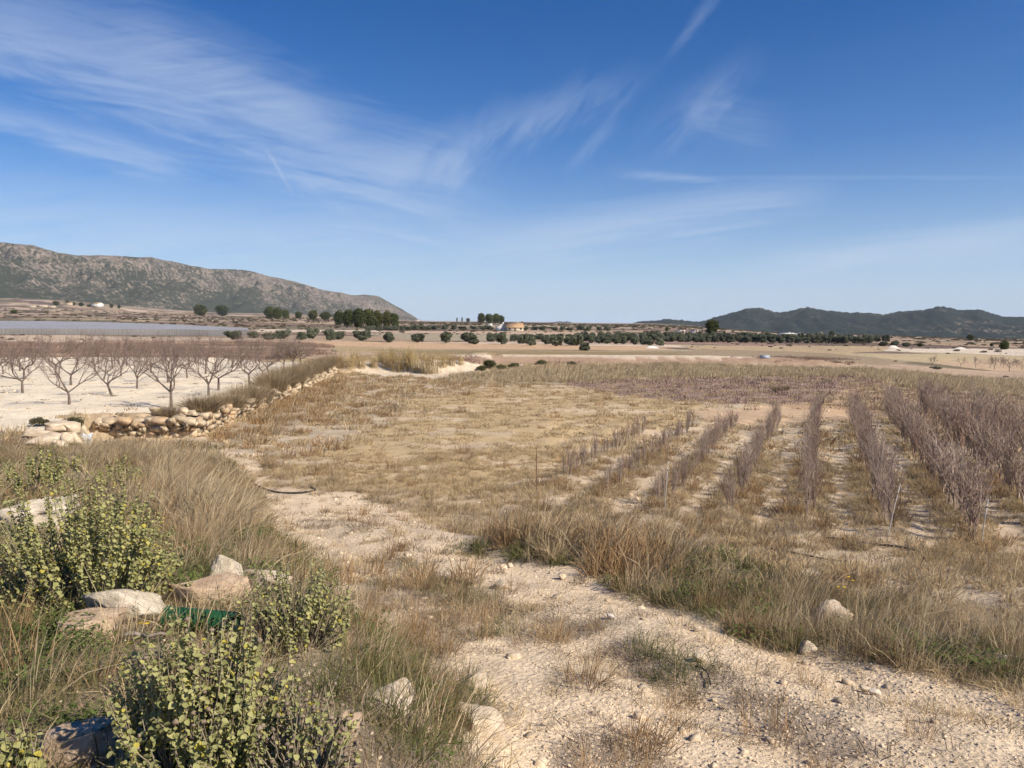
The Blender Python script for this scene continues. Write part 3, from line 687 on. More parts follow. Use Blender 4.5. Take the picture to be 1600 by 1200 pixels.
# houses
PLASTER = mat_noise('white_plaster', (.68, .65, .58), (.80, .77, .70), 1.2)
CREAM = mat_noise('cream_plaster', (.55, .46, .33), (.64, .55, .42), 1.2)
TILES = mat_noise('orange_roof_tiles', (.38, .25, .145), (.50, .34, .20), 2.0, bump=.05, bscale=6)
GREYROOF = mat_noise('pale_roof_sheets', (.60, .58, .55), (.72, .70, .66), 1.0)
DARK = mat_plain('dark_window', (.05, .055, .06), .25, .5)
DOORM = mat_plain('brown_door', (.16, .10, .06), .6)
def house(name, p, L, Wd, wall_h, roof_h, rz, wall, roof, label, wins=3, flat=False):
    e = empty(name, p, rz); hl, hw = L / 2, Wd / 2
    m = MB(); m.box(-hl, hl, -hw, hw, -.6, wall_h)
    if not flat:
        V = [(-hl, -hw, wall_h), (-hl, hw, wall_h), (-hl, 0, wall_h + roof_h), (hl, -hw, wall_h), (hl, hw, wall_h), (hl, 0, wall_h + roof_h)]
        m.add(V, [(0, 1, 2), (3, 5, 4)], None)
    m.build('wall', wall, e)
    if flat:
        m = MB(); m.box(-hl - .15, hl + .15, -hw - .15, hw + .15, wall_h + .003, wall_h + .2); ro = m.build('roof', roof, e)
    else:
        for s in (-1, 1):
            o = .35; sl = roof_h / hw; t = .14
            y1 = s * (hw + o); z1 = wall_h - o * sl
            V = [(-hl - o, 0, wall_h + roof_h + .03), (hl + o, 0, wall_h + roof_h + .03), (hl + o, y1, z1 + .03), (-hl - o, y1, z1 + .03)]
            V += [(a, b, c + t) for a, b, c in V]
            m = MB(); m.add(V, None, [(0, 1, 2, 3), (7, 6, 5, 4), (0, 4, 5, 1), (1, 5, 6, 2), (2, 6, 7, 3), (3, 7, 4, 0)]); ro = m.build('roof', roof, e)
        m = MB(); m.box(hl * .4, hl * .4 + .6, -.3, .3, wall_h + roof_h * .6, wall_h + roof_h + .8); m.build('chimney', wall, ro)
    for i in range(wins):
        cx = -hl + L * (i + .5) / wins
        if i == wins // 2:
            m = MB(); m.box(cx - .5, cx + .5, -hw - .06, -hw + .1, 0, 2.05); m.build('door', DOORM, e)
        else:
            m = MB(); m.box(cx - .5, cx + .5, -hw - .05, -hw + .1, .95, 2.0); m.build('window', DARK, e)
    return tag(e, label, 'house' if not 'shed' in name else 'shed', 'buildings on the plain')
p = at(803, 517); house('house', p + Vector((0, 0, -.3)), 9.5, 7, 2.2, 2.5, R(12), CREAM, TILES, 'cream house with a steep orange tiled roof beyond the olive trees')
p = at(788, 517); house('house_annex', p + Vector((-.6, 2, 0)), 3.2, 8, 2.4, 1.6, R(98), PLASTER, GREYROOF, 'pale gabled annex on the left of the orange-roofed house', 2)
p = at(748, 503); house('cottage', p, 10, 8, 3.6, 1.5, R(-15), CREAM, TILES, 'ochre cottage half hidden by the pine clump', 3)
p = at(652, 498.5); house('barn', p, 16, 9, 3.2, 1.6, R(8), CREAM, GREYROOF, 'low pale barn at the tip of the mountain slope', 3)
p = at(765, 511); house('shed', p, 3.6, 3, 1.4, .9, R(-25), PLASTER, GREYROOF, 'tiny white shed left of the orange-roofed house', 2)
p = at(67, 480); house('farmhouse', p, 17, 10, 3.4, 0, R(4), CREAM, GREYROOF, 'flat cream farmhouse low on the left plain, right wing', 4, True)
p = at(50, 480); house('farm_shed', p, 12, 8, 2.5, 0, R(4), CREAM, GREYROOF, 'flat cream shed left of the flat farmhouse', 3, True)
p = at(81, 480.5); house('farm_shed', p, 13, 8, 3.0, 0, R(4), CREAM, GREYROOF, 'flat cream outbuilding joined to the right of the flat farmhouse', 3, True)
p = at(151, 480); house('farmhouse', p, 26, 16, 7.5, 3.0, R(-20), PLASTER, TILES, 'bright cream farmhouse among trees on the upper left plain', 3)
p = at(108, 477); house('farm_shed', p, 13, 9, 4.5, 2.0, R(10), CREAM, TILES, 'small cream shed between dark trees, left of the bright farmhouse', 2)
for i, (x, y, L, h, lab) in enumerate([(1228, 525.5, 15, 2.6, 'leftmost long white shed at the foot of the hills'), (1245, 526, 13, 2.4, 'middle long white shed at the foot of the hills'), (1262, 526.5, 9, 2.0, 'rightmost pale shed at the foot of the hills')]):
    p = at(x, y); s = p.y / 800; house('long_shed', p, L * s, 8 * s, h * s, .8 * s, R(3), PLASTER, GREYROOF, lab, 3)
p = at(1280, 526.5); s = p.y / 800; house('house', p, 6.5 * s, 6 * s, 2.6 * s, 1.5 * s, R(-10), CREAM, TILES, 'small ochre house between white sheds and a round tree', 2)
for i, (x, y, L, lab) in enumerate([(1085, 520, 6, 'low white shed left of the lone pine'), (1063, 519.5, 8, 'long low white shed further left of the lone pine')]):
    p = at(x, y); s = p.y / 800; house('long_shed', p, L * s, 6 * s, 1.6 * s, .6 * s, R(2), PLASTER, GREYROOF, lab, 2)
# white heap under plastic, blue tank
def mound(name, p, w, d, h, mat, label, cat, seed):
    a = np.linspace(0, 2 * np.pi, 28, endpoint=False); r = np.linspace(0, 1, 8)
    rg, ag = np.meshgrid(r, a, indexing='ij'); w_ = 1 + .2 * (vnoise(np.cos(ag) * 2 + 5, np.sin(ag) * 2 + 5, seed) - .5)
    x = rg * np.cos(ag) * w / 2 * w_; y = rg * np.sin(ag) * d / 2 * w_; z = h * (np.cos(rg * np.pi) * .5 + .5) * (.8 + .4 * vnoise(x * 1.2 + 9, y * 1.2, seed + 1)) - .08
    n = len(a); i = np.arange(len(r) - 1)[:, None] * n; j = np.arange(n)[None]; j2 = (j + 1) % n
    Q = np.stack([i + j, i + n + j, i + n + j2, i + j2], -1).reshape(-1, 4)
    o = link(name, mesh_np(name, np.stack([x.ravel(), y.ravel(), z.ravel()], 1), Q, mat, None, None, True), None, p); return tag(o, label, cat)
mound('gypsum_heap', at(1019, 544), 4.2, 3.5, .6, mat_noise('white_gypsum', (.70, .68, .64), (.82, .80, .76), 2), 'low white heap dumped in front of the olive rows', 'heap', 4)
mound('rubble_heap', at(1395, 544), 5.0, 3, 1.0, mat_noise('white_rubble', (.58, .52, .44), (.72, .66, .58), 3), 'small pale rubble heap beside the end of the olive rows', 'heap', 5)
mound('rubble_heap', at(1500, 545.5), 6.5, 3, .7, mat_noise('grey_rubble', (.52, .47, .41), (.70, .65, .58), 3), 'flat pale rubble heap at the edge of the white field', 'heap', 6)
p = at(1195, 560)
tk = empty('water_trough', p, R(5)); m = MB(); m.box(-.5, .5, -.3, .3, 0, .34); m.build('tank', mat_plain('blue_grey_plastic', (.42, .48, .58), .4), tk)
m = MB(); m.box(-.54, .54, -.34, .34, .343, .40); m.build('rim', mat_plain('pale_plastic', (.62, .66, .72), .4), tk)
tag(tk, 'small blue-grey trough at the end of the reddish vine strip', 'trough')

# netted vines: sloping net roof on posts with a side net
def net_mat(name, c, alpha):
    m, nb, b = new_mat(name); nb.l.new(nb.mix(nb.mrange(nb.noise(coords(nb), .12, 4, .6), .3, .7), c, tuple(v * .85 for v in c)), b.inputs['Base Color'])
    b.inputs['Alpha'].default_value = alpha; b.inputs['Roughness'].default_value = .6
    return m
def netting():
    e = empty('netted_vineyard', at(200, 523))
    base = e.location.copy()
    fr = [on_ray(px, d) for px, d in ((-260, 262), (-130, 262), (0, 262), (80, 262), (160, 262), (240, 262), (320, 262), (392, 258))]
    bk = [on_ray(px, d) for px, d in ((-260, 455), (-130, 455), (0, 455), (80, 455), (160, 445), (225, 430), (300, 380), (386, 300))]
    n = len(fr); nv = 14; hgt = 2.1
    V = []
    for a, b in zip(fr, bk):
        for j in range(nv):
            t = j / (nv - 1); x, y = a.x + (b.x - a.x) * t, a.y + (b.y - a.y) * t
            V.append((x - base.x, y - base.y, gz(x, y) + hgt - base.z + .05 * math.sin(j * 2.1)))
    i = np.arange(n - 1)[:, None] * nv; j = np.arange(nv - 1)[None]
    Q = np.stack([i + j, i + nv + j, i + nv + j + 1, i + j + 1], -1).reshape(-1, 4)
    link('roof_net', mesh_np('roof_net', V, Q, net_mat('grey_blue_net', (.36, .36, .375), .95)), e)
    V = []; Q = []
    for i, a in enumerate(fr): V += [(a.x - base.x, a.y - base.y, a.z - base.z), (a.x - base.x, a.y - base.y, a.z - base.z + hgt - .01)]
    for i in range(n - 1): Q.append((2 * i, 2 * i + 2, 2 * i + 3, 2 * i + 1))
    link('side_net', mesh_np('side_net', V, Q, net_mat('pale_side_net', (.46, .44, .41), .85)), e)
    pm = MB(); pm.tube([(0, 0, -.3), (0, 0, hgt)], .045, 5); pm = pm.mesh('post', BARK)
    for px in range(-80, 392, 7):
        a = on_ray(px, 262 - .6); link('post', pm, e, (a.x - base.x, a.y - base.y, a.z - base.z))
    tag(e, 'long grey-blue net stretched over vines on posts, left of the olive trees', 'net cover')
netting()

# ------------------------------------------------------------------ dry stone wall
def stone_mesh(name, seed, mat, n=2, jit=.16, power=.55):
    """a broken block: rounded cube with knocked corners, unit size"""
    r = np.random.default_rng(seed); g = np.linspace(-1, 1, n + 1)
    V = {}; P = []; Q = []
    def vid(p):
        k = tuple(np.round(p, 5))
        if k not in V: V[k] = len(P); P.append(p)
        return V[k]
    for ax in range(3):
        for sgn in (-1, 1):
            for i in range(n):
                for j in range(n):
                    qd = []
                    for a, b in ((i, j), (i + 1, j), (i + 1, j + 1), (i, j + 1)):
                        p = np.zeros(3); p[ax] = sgn; p[(ax + 1) % 3] = g[a]; p[(ax + 2) % 3] = g[b]; qd.append(vid(p))
                    Q.append(qd if sgn > 0 else qd[::-1])
    P = np.array(P); L = np.linalg.norm(P, axis=1)[:, None]
    P = P / L ** power * .5 * (1 / 1.0)
    o = r.random(3) * 50
    N = np.stack([fbm(P[:, 0] * 2.2 + o[k], P[:, 1] * 2.2 + P[:, 2] * 1.7 + o[k] * 2, 500 + seed + k, 3) - .5 for k in range(3)], 1)
    P = P + N * jit * 2 + r.normal(size=P.shape) * jit * .18
    for _ in range(1 if n < 4 else 7):
        c = r.normal(size=3); c /= np.linalg.norm(c); d = P @ c; cut = np.quantile(d, .80)
        P = P - np.outer(np.maximum(d - cut, 0), c) * .92
    return mesh_np(name, P, np.array(Q), mat)
STONE = mat_noise('pale_limestone', (.40, .31, .205), (.60, .495, .35), 3.5, bump=.02, bscale=9, rand=.16)
STONE_O = mat_noise('ochre_limestone', (.40, .275, .165), (.56, .42, .27), 3.5, bump=.02, bscale=9, rand=.16)
SM = [stone_mesh('stone', 10 + i, STONE if i % 3 else STONE_O, 1 if i < 6 else 2, .20, .12) for i in range(9)]
wall = empty('dry_stone_wall', (-12.3, 29.4, 0)); tag(wall, 'low dry stone wall of pale limestone holding up the almond orchard', 'wall')
WP = [(-15.8, 29.05), (-12.15, 29.25), (-13.6, 45), (-15.7, 67.5)]
far_st = MB(); nst = 0
sm_np = []
for me in SM:
    co = np.zeros(len(me.vertices) * 3); me.vertices.foreach_get('co', co)
    sm_np.append((co.reshape(-1, 3), np.array([list(p.vertices) for p in me.polygons])))
core = MB(); V = []; Q = []
for (x0, y0), (x1, y1) in zip(WP[:-1], WP[1:]):
    for t in np.linspace(0, 1, 24): V.append((x0 + (x1 - x0) * t, y0 + (y1 - y0) * t, math.atan2(y1 - y0, x1 - x0)))
VV = []
for x, y, a in V:
    nx, ny = math.sin(a), -math.cos(a); zb = gz(x + nx * .55, y + ny * .55)
    for o_, h_ in ((.16, -.1), (.06, .42), (-.04, .72), (-.5, .80)):
        VV.append((x + nx * (o_ + .03 * rng.normal()) - wall.location.x, y + ny * o_ - wall.location.y, zb + h_ + .03 * rng.normal() - wall.location.z))
for i in range(len(V) - 1):
    for j in range(3): Q.append((4 * i + j, 4 * i + 4 + j, 4 * i + 5 + j, 4 * i + 1 + j))
core.add(VV, None, Q); core.build('earth_core', mat_noise('packed_cream_earth', (.46, .36, .24), (.62, .51, .37), 2.5, bump=.03, bscale=10), wall, True)
run = 0.0
for (x0, y0), (x1, y1) in zip(WP[:-1], WP[1:]):
    L = math.hypot(x1 - x0, y1 - y0); ux, uy = (x1 - x0) / L, (y1 - y0) / L
    for c in range(5):
        s = rng.random() * .2
        while s < L:
            big = run + s > 14
            w = (.16 + .22 * rng.random() ** 1.5) * (1.3 if c == 4 else 1); hh = .135 + .05 * rng.random()
            x, y = x0 + ux * s, y0 + uy * s
            off = -.03 + .07 * rng.normal() - .03 * c
            nx, ny = uy, -ux
            zb = gz(x + nx * .55, y + ny * .55)
            top = .95 + .12 * math.sin((run + s) * .7) + .1 * rng.normal()
            zc = zb + .07 + c * .15 + rng.normal() * .02
            s += w * .93
            if zc > zb + top: continue
            if rng.random() < (.5 if c == 4 else .30): continue
            px_, py_ = x + nx * off * -1 - wall.location.x, y + ny * off * -1 - wall.location.y
            sx = (w * 1.1, .30 + .1 * rng.random(), hh * 1.25 * (1.25 if c == 4 else 1)); rz = math.atan2(uy, ux) + rng.normal() * .18
            k = rng.integers(len(SM))
            if nst < 300 and run + s < 21:
                o = link('stone', SM[k], wall, (px_, py_, zc - wall.location.z), (rng.normal() * .12, rng.normal() * .12, rz), sx); nst += 1
            else:
                Mx = np.array((Matrix.Translation((px_, py_, zc - wall.location.z)) @ Euler((rng.normal() * .12, rng.normal() * .12, rz)).to_matrix().to_4x4() @ Matrix.Diagonal((*sx, 1))))
                P, Q = sm_np[k]; far_st.add(P @ Mx[:3, :3].T + Mx[:3, 3], None, Q)
    run += L
o = far_st.build('stones', STONE, wall); o['kind'] = 'stuff'

# stone heap at the near end of the wall, and loose blocks
def rock_mesh(name, seed, mat, n=9, jit=.13, power=.3): return stone_mesh(name, seed, mat, n, jit, power)
ROCKM = mat_noise('weathered_limestone', (.46, .36, .25), (.70, .59, .45), 2.6, bump=.025, bscale=7, detail=7)
ROCKG = mat_noise('lichen_grey_limestone', (.42, .36, .27), (.68, .60, .48), 3.2, bump=.025, bscale=8, detail=7)
ROCKR = mat_noise('reddish_limestone', (.47, .335, .22), (.64, .50, .36), 2.8, bump=.025, bscale=7, detail=7)
STONE_S = mat_noise('cream_cobble', (.50, .40, .28), (.68, .58, .44), 3.0, bump=.004, bscale=14)
STONE_G = mat_noise('whitish_cobble', (.54, .48, .40), (.70, .64, .55), 3.0, bump=.004, bscale=14)
def rock(px, py, w, h, label, mat=ROCKM, rz=None, tilt=0.0, depth=.8, seed=0, name='boulder', power=.28, group=None, sink=.3):
    p = at(px, py); W = w / F * p.y * 1.1; Hh = h / F * p.y * 1.15
    if w <= 32: mat = {ROCKM: STONE_S, ROCKG: STONE_G}.get(mat, mat)
    o = link(name, rock_mesh(name, 900 + seed, mat, 9 if w > 30 else 4, .13, power), None, (p.x, p.y + W * depth * .3, p.z + Hh * (.5 - sink)), (rng.normal() * .08, tilt, rng.normal() * .3 if rz is None else rz), (W, W * depth, Hh * (1 + sink)))
    return tag(o, label, 'rock', group)
rock(188, 975, 98, 54, 'squared pale limestone block lying under the large leafy bush', ROCKG, .1, -.12, .75, 1, power=.3)
rock(122, 1000, 100, 34, 'flat tan slab half sunk in grass left of the squared block', ROCKR, .2, .05, .8, 2)
rock(112, 1198, 104, 56, 'tan boulder at the bottom edge between grasses', ROCKR, -.2, -.2, .8, 3)
rock(40, 832, 100, 50, 'grey lichened boulder at the left edge behind the large bush', ROCKG, .2, 0, .8, 4)
rock(352, 918, 66, 52, 'upright pointed boulder right of the large leafy bush', ROCKG, .3, .1, .7, 5, power=.6).data.vertices.foreach_set('co', (lambda me: (lambda c: (c * np.stack([1 - .45 * np.clip(c[:, 2] + .35, 0, 1), 1 - .5 * np.clip(c[:, 2] + .35, 0, 1), np.ones(len(c))], 1)).ravel())(np.array([v.co[:] for v in me.vertices])))(bpy.data.meshes[-1] if False else [o for o in COL.objects if o.get('label', '').startswith('upright pointed')][0].data))
rock(402, 918, 92, 26, 'long low pale stone right of the pointed boulder', ROCKM, -.3, .18, .6, 6)
rock(322, 950, 130, 40, 'broad reddish slab below the pointed boulder', ROCKR, 0, 0, .6, 7)
rock(595, 1116, 94, 40, 'rounded tan boulder in the grass at the track edge', ROCKM, .1, 0, .8, 8)
rock(543, 1160, 42, 46, 'narrow tilted stone beside the lower leafy bush', ROCKR, .4, .4, .8, 9)
rock(660, 1158, 40, 28, 'small striped stone in green grass near the bottom', ROCKR, .1, .2, .8, 10)
rock(752, 1150, 80, 46, 'broken rock outcrop at the lower left edge of the track', ROCKM, .5, .2, .8, 11)
rock(795, 1135, 36, 18, 'flat white stone on the track beside the outcrop', ROCKM, .1, 0, .8, 12)
rock(740, 1078, 46, 22, 'low pale rock ledge above the outcrop', ROCKM, .1, 0, .8, 13)
rock(1296, 985, 62, 34, 'pale boulder in the grass bank right of the track', ROCKM, .2, 0, .8, 14)
rock(1266, 1019, 30, 17, 'small cream stone below the boulder of the grass bank', ROCKM, .1, 0, .8, 15, 'stone')
rock(1352, 1083, 17, 10, 'left of two cobbles touching at the grass edge of the track', ROCKM, .1, 0, .8, 16, 'stone', sink=.15)
rock(1368, 1087, 19, 10, 'right of two cobbles touching at the grass edge of the track', ROCKG, .1, 0, .8, 17, 'stone', sink=.15)
rock(779, 921, 28, 11, 'flat pale stone in the weeds on the crown of the track', ROCKM, .1, 0, .8, 18, 'stone', sink=.2)
rock(787, 891, 13, 8, 'left stone of a pair at the tip of the green grass bank', ROCKM, .1, 0, .8, 19, 'stone', sink=.15)
rock(797, 888, 10, 7, 'right stone of a pair at the tip of the green grass bank', ROCKM, .1, 0, .8, 20, 'stone', sink=.15)
rock(879, 906, 12, 8, 'cream stone near the foot of the rust-coloured grass', ROCKM, .1, 0, .8, 21, 'stone', sink=.15)
rock(954, 968, 15, 8, 'white pebble in the middle of the track', ROCKG, .1, 0, .8, 22, 'stone', sink=.15)
rock(1095, 1036, 19, 11, 'rounded stone right of the dark weed mat on the track', ROCKM, .1, 0, .8, 23, 'stone', sink=.15)
rock(1091, 988, 11, 8, 'stone on the right verge of the track below the grass bank', ROCKM, .1, 0, .8, 24, 'stone', sink=.15)
rock(553, 904, 12, 8, 'small white stone right of the middle leafy bush', ROCKM, .1, 0, .8, 25, 'stone', sink=.15)
rock(789, 803, 6, 5, 'left of two tiny white stones behind the rust-coloured grass', ROCKM, .1, 0, .8, 26, 'stone', sink=.1)
rock(1565, 1040, 30, 14, 'whitish stone at the right edge in the grass bank', ROCKG, .1, 0, .8, 27, 'stone')
hl = ['broad slab', 'thick slab', 'upright block', 'leaning block', 'small wedge', 'top slab', 'corner block', 'flat chip']
for i, (x, y, w, h, t) in enumerate([(70, 693, 60, 14, 0), (60, 683, 50, 12, .1), (104, 696, 18, 18, .2), (116, 694, 16, 20, -.2), (92, 700, 22, 12, .1), (80, 676, 40, 14, -.1), (125, 682, 22, 18, .2), (105, 676, 26, 14, .15)]):
    rock(x, y, w, h, hl[i] + ' of the tumbled stone heap at the near end of the wall', ROCKM, None, t, .9, 40 + i, 'heap_stone', group='stone heap by the wall', sink=.2)
for i, (x, y, w, h, lab) in enumerate([(244, 650, 20, 11, 'large squared white stone left of the corner almond tree'), (284, 650, 14, 8, 'white stone lying on the wall top right of the corner almond tree'), (297, 650, 11, 7, 'small stone on the wall top beside a grass tussock')]):
    rock(x, y, w, h, lab, STONE, .1, 0, .8, 60 + i, 'stone', sink=.1)

# ------------------------------------------------------------------ bare trees
TWIG = mat_blade('purple_twigs', (.14, .10, .085), (.28, .215, .185), None, 0, .12)
TRUNKM = mat_noise('almond_bark', (.11, .085, .07), (.22, .175, .145), 12, bump=.01)
def bare_tree(seed, h=2.7, dense=1.0):
    r = np.random.default_rng(seed); tr, tw = MB(), MB()
    def grow(p, d, L, rad, lev):
        n = 4 if lev < 3 else 3; pts = [p]; dd = d.copy()
        for i in range(n - 1):
            dd = unit(dd + r.normal(size=3) * (.16 if lev else .06) + np.array([0, 0, .10 if lev > 1 else 0])); pts.append(pts[-1] + dd * L / (n - 1))
        rr = np.linspace(rad, rad * .62, n)
        (tr if lev < 3 else tw).tube(pts, rr, 6 if lev < 2 else (4 if lev < 3 else 3), float(np.clip(r.normal(.5, .2), 0, 1)))
        if lev >= 5: return
        nc = [int(r.integers(3, 5)), 3, 3, int(4 * dense), 3][lev]
        for c in range(nc):
            t = 1.0 if (lev == 0 or c == 0) else .35 + .65 * r.random(); k = min(int(t * (n - 1)), n - 2); q = pts[k] + (pts[k + 1] - pts[k]) * (t * (n - 1) - k)
            ax = unit(np.cross(dd, r.normal(size=3))) 
            if lev == 0:
                a = 6.28 * (c + .5 * r.random()) / nc; nd = unit(np.array([math.cos(a) * .8, math.sin(a) * .8, .75]))
            else: nd = unit(dd + ax * (.45 + .5 * r.random()) + np.array([0, 0, .12]))
            grow(q, nd, [0, .80, .62, .52, .40, .26][lev + 1] * (.75 + .5 * r.random()) * h / 2.7, [0, .038, .022, .0115, .0066, .0045][lev + 1], lev + 1)
    grow(np.array([0, 0, -.1]), np.array([.05 * r.normal(), .05 * r.normal(), 1.]), (.62 + .2 * r.random()) * h / 2.7, .072, 0)
    return tr.mesh('trunk', TRUNKM), tw.mesh('twigs', TWIG)
BARE = [bare_tree(50 + i) for i in range(6)]
def put_bare(p, k, s, label, group):
    e = empty('almond_tree', (p[0], p[1], p[2]), rng.random() * 6.28, (s, s, s * (.95 + .15 * rng.random())))
    link('trunk', BARE[k % 6][0], e); link('twigs', BARE[k % 6][1], e)
    return tag(e, label, 'almond tree', group)
k = 0
for j in range(6):                      # rows running away beside the wall
    for i in range(10):
        bx = -13.75 - .135 * (i * 4.5) - j * 5.1 + rng.normal() * .25; by = 31.2 + i * 4.5 + j * 1.4 + rng.normal() * .3
        if by > 76: continue
        X = 800 + F * bx / by
        if X < -90: continue
        lab = '%s bare almond tree in the orchard row along the stone wall' % ORD[i] if j == 0 else '%s bare almond tree of the %s orchard row back from the wall' % (ORD[i], ORD[j])
        put_bare((bx, by, gz(bx, by)), k, .86 + .2 * rng.random(), lab, 'almond trees in the orchard'); k += 1
for i, (x, y, h, lab) in enumerate([(1456, 572, 19, 'lone spindly almond tree left of the right-hand almond group'), (1501, 572, 17, 'round-headed almond tree at the left of the right-hand almond group'), (1524, 574, 18, 'spreading almond tree second in the right-hand almond group'), (1546, 575, 17, 'third almond tree in the right-hand almond group'), (1554, 577, 21, 'low forked almond tree in the middle of the right-hand almond group'), (1577, 580, 22, 'leaning forked almond tree in the right-hand almond group'), (1568, 574, 16, 'almond tree behind the leaning forked one'), (1589, 574, 16, 'almond tree in the back of the right-hand group near the edge'), (1597, 578, 20, 'almond tree cut by the right edge'), (1563, 571, 14, 'smallest almond tree at the back of the right-hand group')]):
    p = at(x, y); put_bare(p, i + 2, h / F * p.y / 2.75, lab, 'almond trees on the right')

# ------------------------------------------------------------------ nursery rows
SAPM = mat_blade('sapling_stems', (.20, .145, .112), (.47, .375, .305), (.29, .19, .148), 0, .2)
def sapling(seed, h, stems, spread, twigs, r0=.011):
    r = np.random.default_rng(seed); m = MB()
    for s in range(stems):
        a = r.random() * 6.28; q = spread * r.random(); hh = h * (.6 + .45 * r.random()); z0 = 0 if s < 2 else .1 + .35 * r.random()
        P = [np.array([.03 * math.cos(a), .03 * math.sin(a), z0 - .05])]
        for i in range(1, 5):
            t = i / 4; P.append(np.array([q * math.cos(a) * t ** .8, q * math.sin(a) * t ** .8, z0 + (hh - z0) * t]) + r.normal(size=3) * .018)
        sh = float(np.clip(r.normal(.5, .28), 0, 1)); m.tube(P, np.linspace(r0 if s < 2 else r0 * .65, .0035, 5), 3, sh)
        for _ in range(twigs):
            t = .2 + .75 * r.random(); b = np.array([np.interp(t * 4, range(5), [p[k] for p in P]) for k in range(3)])
            a2 = r.random() * 6.28; L = h * (.12 + .16 * r.random())
            d = np.array([math.cos(a2) * .5, math.sin(a2) * .5, .85])
            m.tube([b, b + d * L * .5 + r.normal(size=3) * .012, b + d * L], [.0048, .004, .0028], 3, sh)
    return m
SAP_T = []
for i in range(6):
    SAP_T.append(sapling(700 + i, 1.55, 13, .29, 5).mesh('sapling', SAPM))
SAP_S = [sapling(750 + i, .78, 6, .12, 2, .011).mesh('sapling', SAPM) for i in range(4)]
rows = [  # row index, start depth, end depth, tall?, label
 (-4, 21.0, 31, 0, 'nursery row beside the rusty rod'), (-3, 19.2, 32, 0, 'second nursery row from the rusty rod'),
 (-2, 18.0, 33, .5, 'nursery row behind the upright white pole'), (-1, 17.0, 34.5, 1, 'nursery row right of the upright white pole'),
 (0, 16.6, 35.5, 1, 'narrow nursery row left of the leaning stake'), (1, 15.4, 36, 1, 'nursery row headed by the leaning stake'),
 (2, 14.9, 38, 1, 'dense nursery row right of the leaning stake'), (3, 15.0, 38, 1, 'second dense row right of the leaning stake'),
 (4, 15.5, 33, 1, 'third dense row right of the leaning stake'), (5, 17, 31, 1, 'fourth dense row right of the leaning stake'), (6, 19, 29, 1, 'outermost dense row at the right edge')]
for n, d0, d1, tall, lab in rows:
    off = (n - .2) * 1.58; y = d0; k = 0
    while y < d1:
        t = (y + off * math.sin(R(22.2))) / math.cos(R(22.2))
        x = NUR_N[0] * off + NUR_U[0] * t + rng.normal() * .07; yy = NUR_N[1] * off + NUR_U[1] * t
        X = 800 + F * x / yy
        if X < 1660 and rng.random() > .06:
            big = tall == 1 or (tall == .5 and rng.random() < .6)
            me = SAP_T[rng.integers(6)] if big else SAP_S[rng.integers(4)]
            s = (.62 + .3 * rng.random()) if tall == .5 and big else (.78 + .32 * rng.random())
            if tall == 1: s *= .80 + .085 * (n + 1)
            s = min(s, 1.25) * {-2: .75, -1: .85, 0: .95}.get(n, 1.0)
            if rng.random() < .12: s *= .65
            o = link('sapling', me, None, (x, yy, gz(x, yy) - .02), (rng.normal() * .07, rng.normal() * .07, rng.random() * 6.28), (s * (1.45 if n >= 2 else 1.15), s * (1.45 if n >= 2 else 1.15), s))
            tag(o, ('%s sapling from the near end of the %s' % (ORD[k], lab)) if k < 20 else 'leafless sapling in the far part of the ' + lab, 'sapling', 'nursery row %d' % (n + 5)); k += 1
        y += (.50 if tall == 1 else .30) * (.75 + .5 * rng.random())

# stakes
RUST = mat_plain('rusty_iron', (.16, .09, .06), .8); PALEW = mat_plain('weathered_white_stake', (.50, .48, .44), .8); BLACKP = mat_plain('black_polythene', (.025, .025, .028), .45)
def stake(name, bx, by, tx, ty, r, mat, label):
    p = at(bx, by); h = (by - ty) / F * p.y; dx = (tx - bx) / F * p.y
    e = empty(name, p); m = MB(); m.tube([(0, 0, -.15), (dx * .5, 0, h * .5), (dx, 0, h)], [r, r, r * .85], 7, cap=True); m.build('shaft', mat, e)
    m = MB(); zc = h * .82; m.tube([(dx * .82, 0, zc - .012), (dx * .82, 0, zc + .012)], r * 1.15, 7); m.build('tie', BLACKP, e)
    return tag(e, label, 'stake', 'stakes in the nursery')
stake('iron_rod', 838, 766, 838, 698, .011, RUST, 'thin rusty rod standing at the left end of the nursery')
stake('white_pole', 1038, 796, 1043, 719, .011, PALEW, 'upright white pole among the short nursery whips')
stake('white_stake', 1385, 839, 1404, 754, .010, PALEW, 'leaning white stake at the head of a sapling row')
stake('white_stake', 1532, 851, 1541, 777, .010, PALEW, 'nearly upright white stake in front of the dense saplings')
stake('white_stake', 1037, 770, 1036, 728, .009, PALEW, 'short thin stick left of the upright white pole')
# irrigation hoses
def hose(pts, r, label, lift=.03):
    P = [at(*q) for q in pts]; P = np.array([(p.x, p.y, p.z + lift) for p in P])
    t = np.linspace(0, len(P) - 1, len(P) * 8); i = np.clip(t.astype(int), 0, len(P) - 2); f = (t - i)[:, None]
    A, B = P[np.maximum(i - 1, 0)], P[np.minimum(i + 2, len(P) - 1)]; p0, p1 = P[i], P[i + 1]
    C = .5 * ((2 * p0) + (-A + p1) * f + (2 * A - 5 * p0 + 4 * p1 - B) * f ** 2 + (-A + 3 * p0 - 3 * p1 + B) * f ** 3)
    o0 = C[0].copy(); m = MB(); m.tube(C - o0, r, 6); return tag(m.build('irrigation_hose', BLACKP, None, True, loc=o0), label, 'hose', 'black irrigation hoses')
hose([(396, 757), (410, 764), (430, 770), (452, 772), (475, 771), (493, 767), (486, 763)], .022, 'curved black hose lying on the bare ground by the tall grass')
hose([(1290, 842), (1330, 846), (1362, 852), (1400, 856), (1430, 862)], .02, 'straight black hose along the near end of the nursery')
hose([(1195, 858), (1240, 866), (1290, 876), (1330, 880)], .016, 'thin dark hose in the weeds between nursery and track')
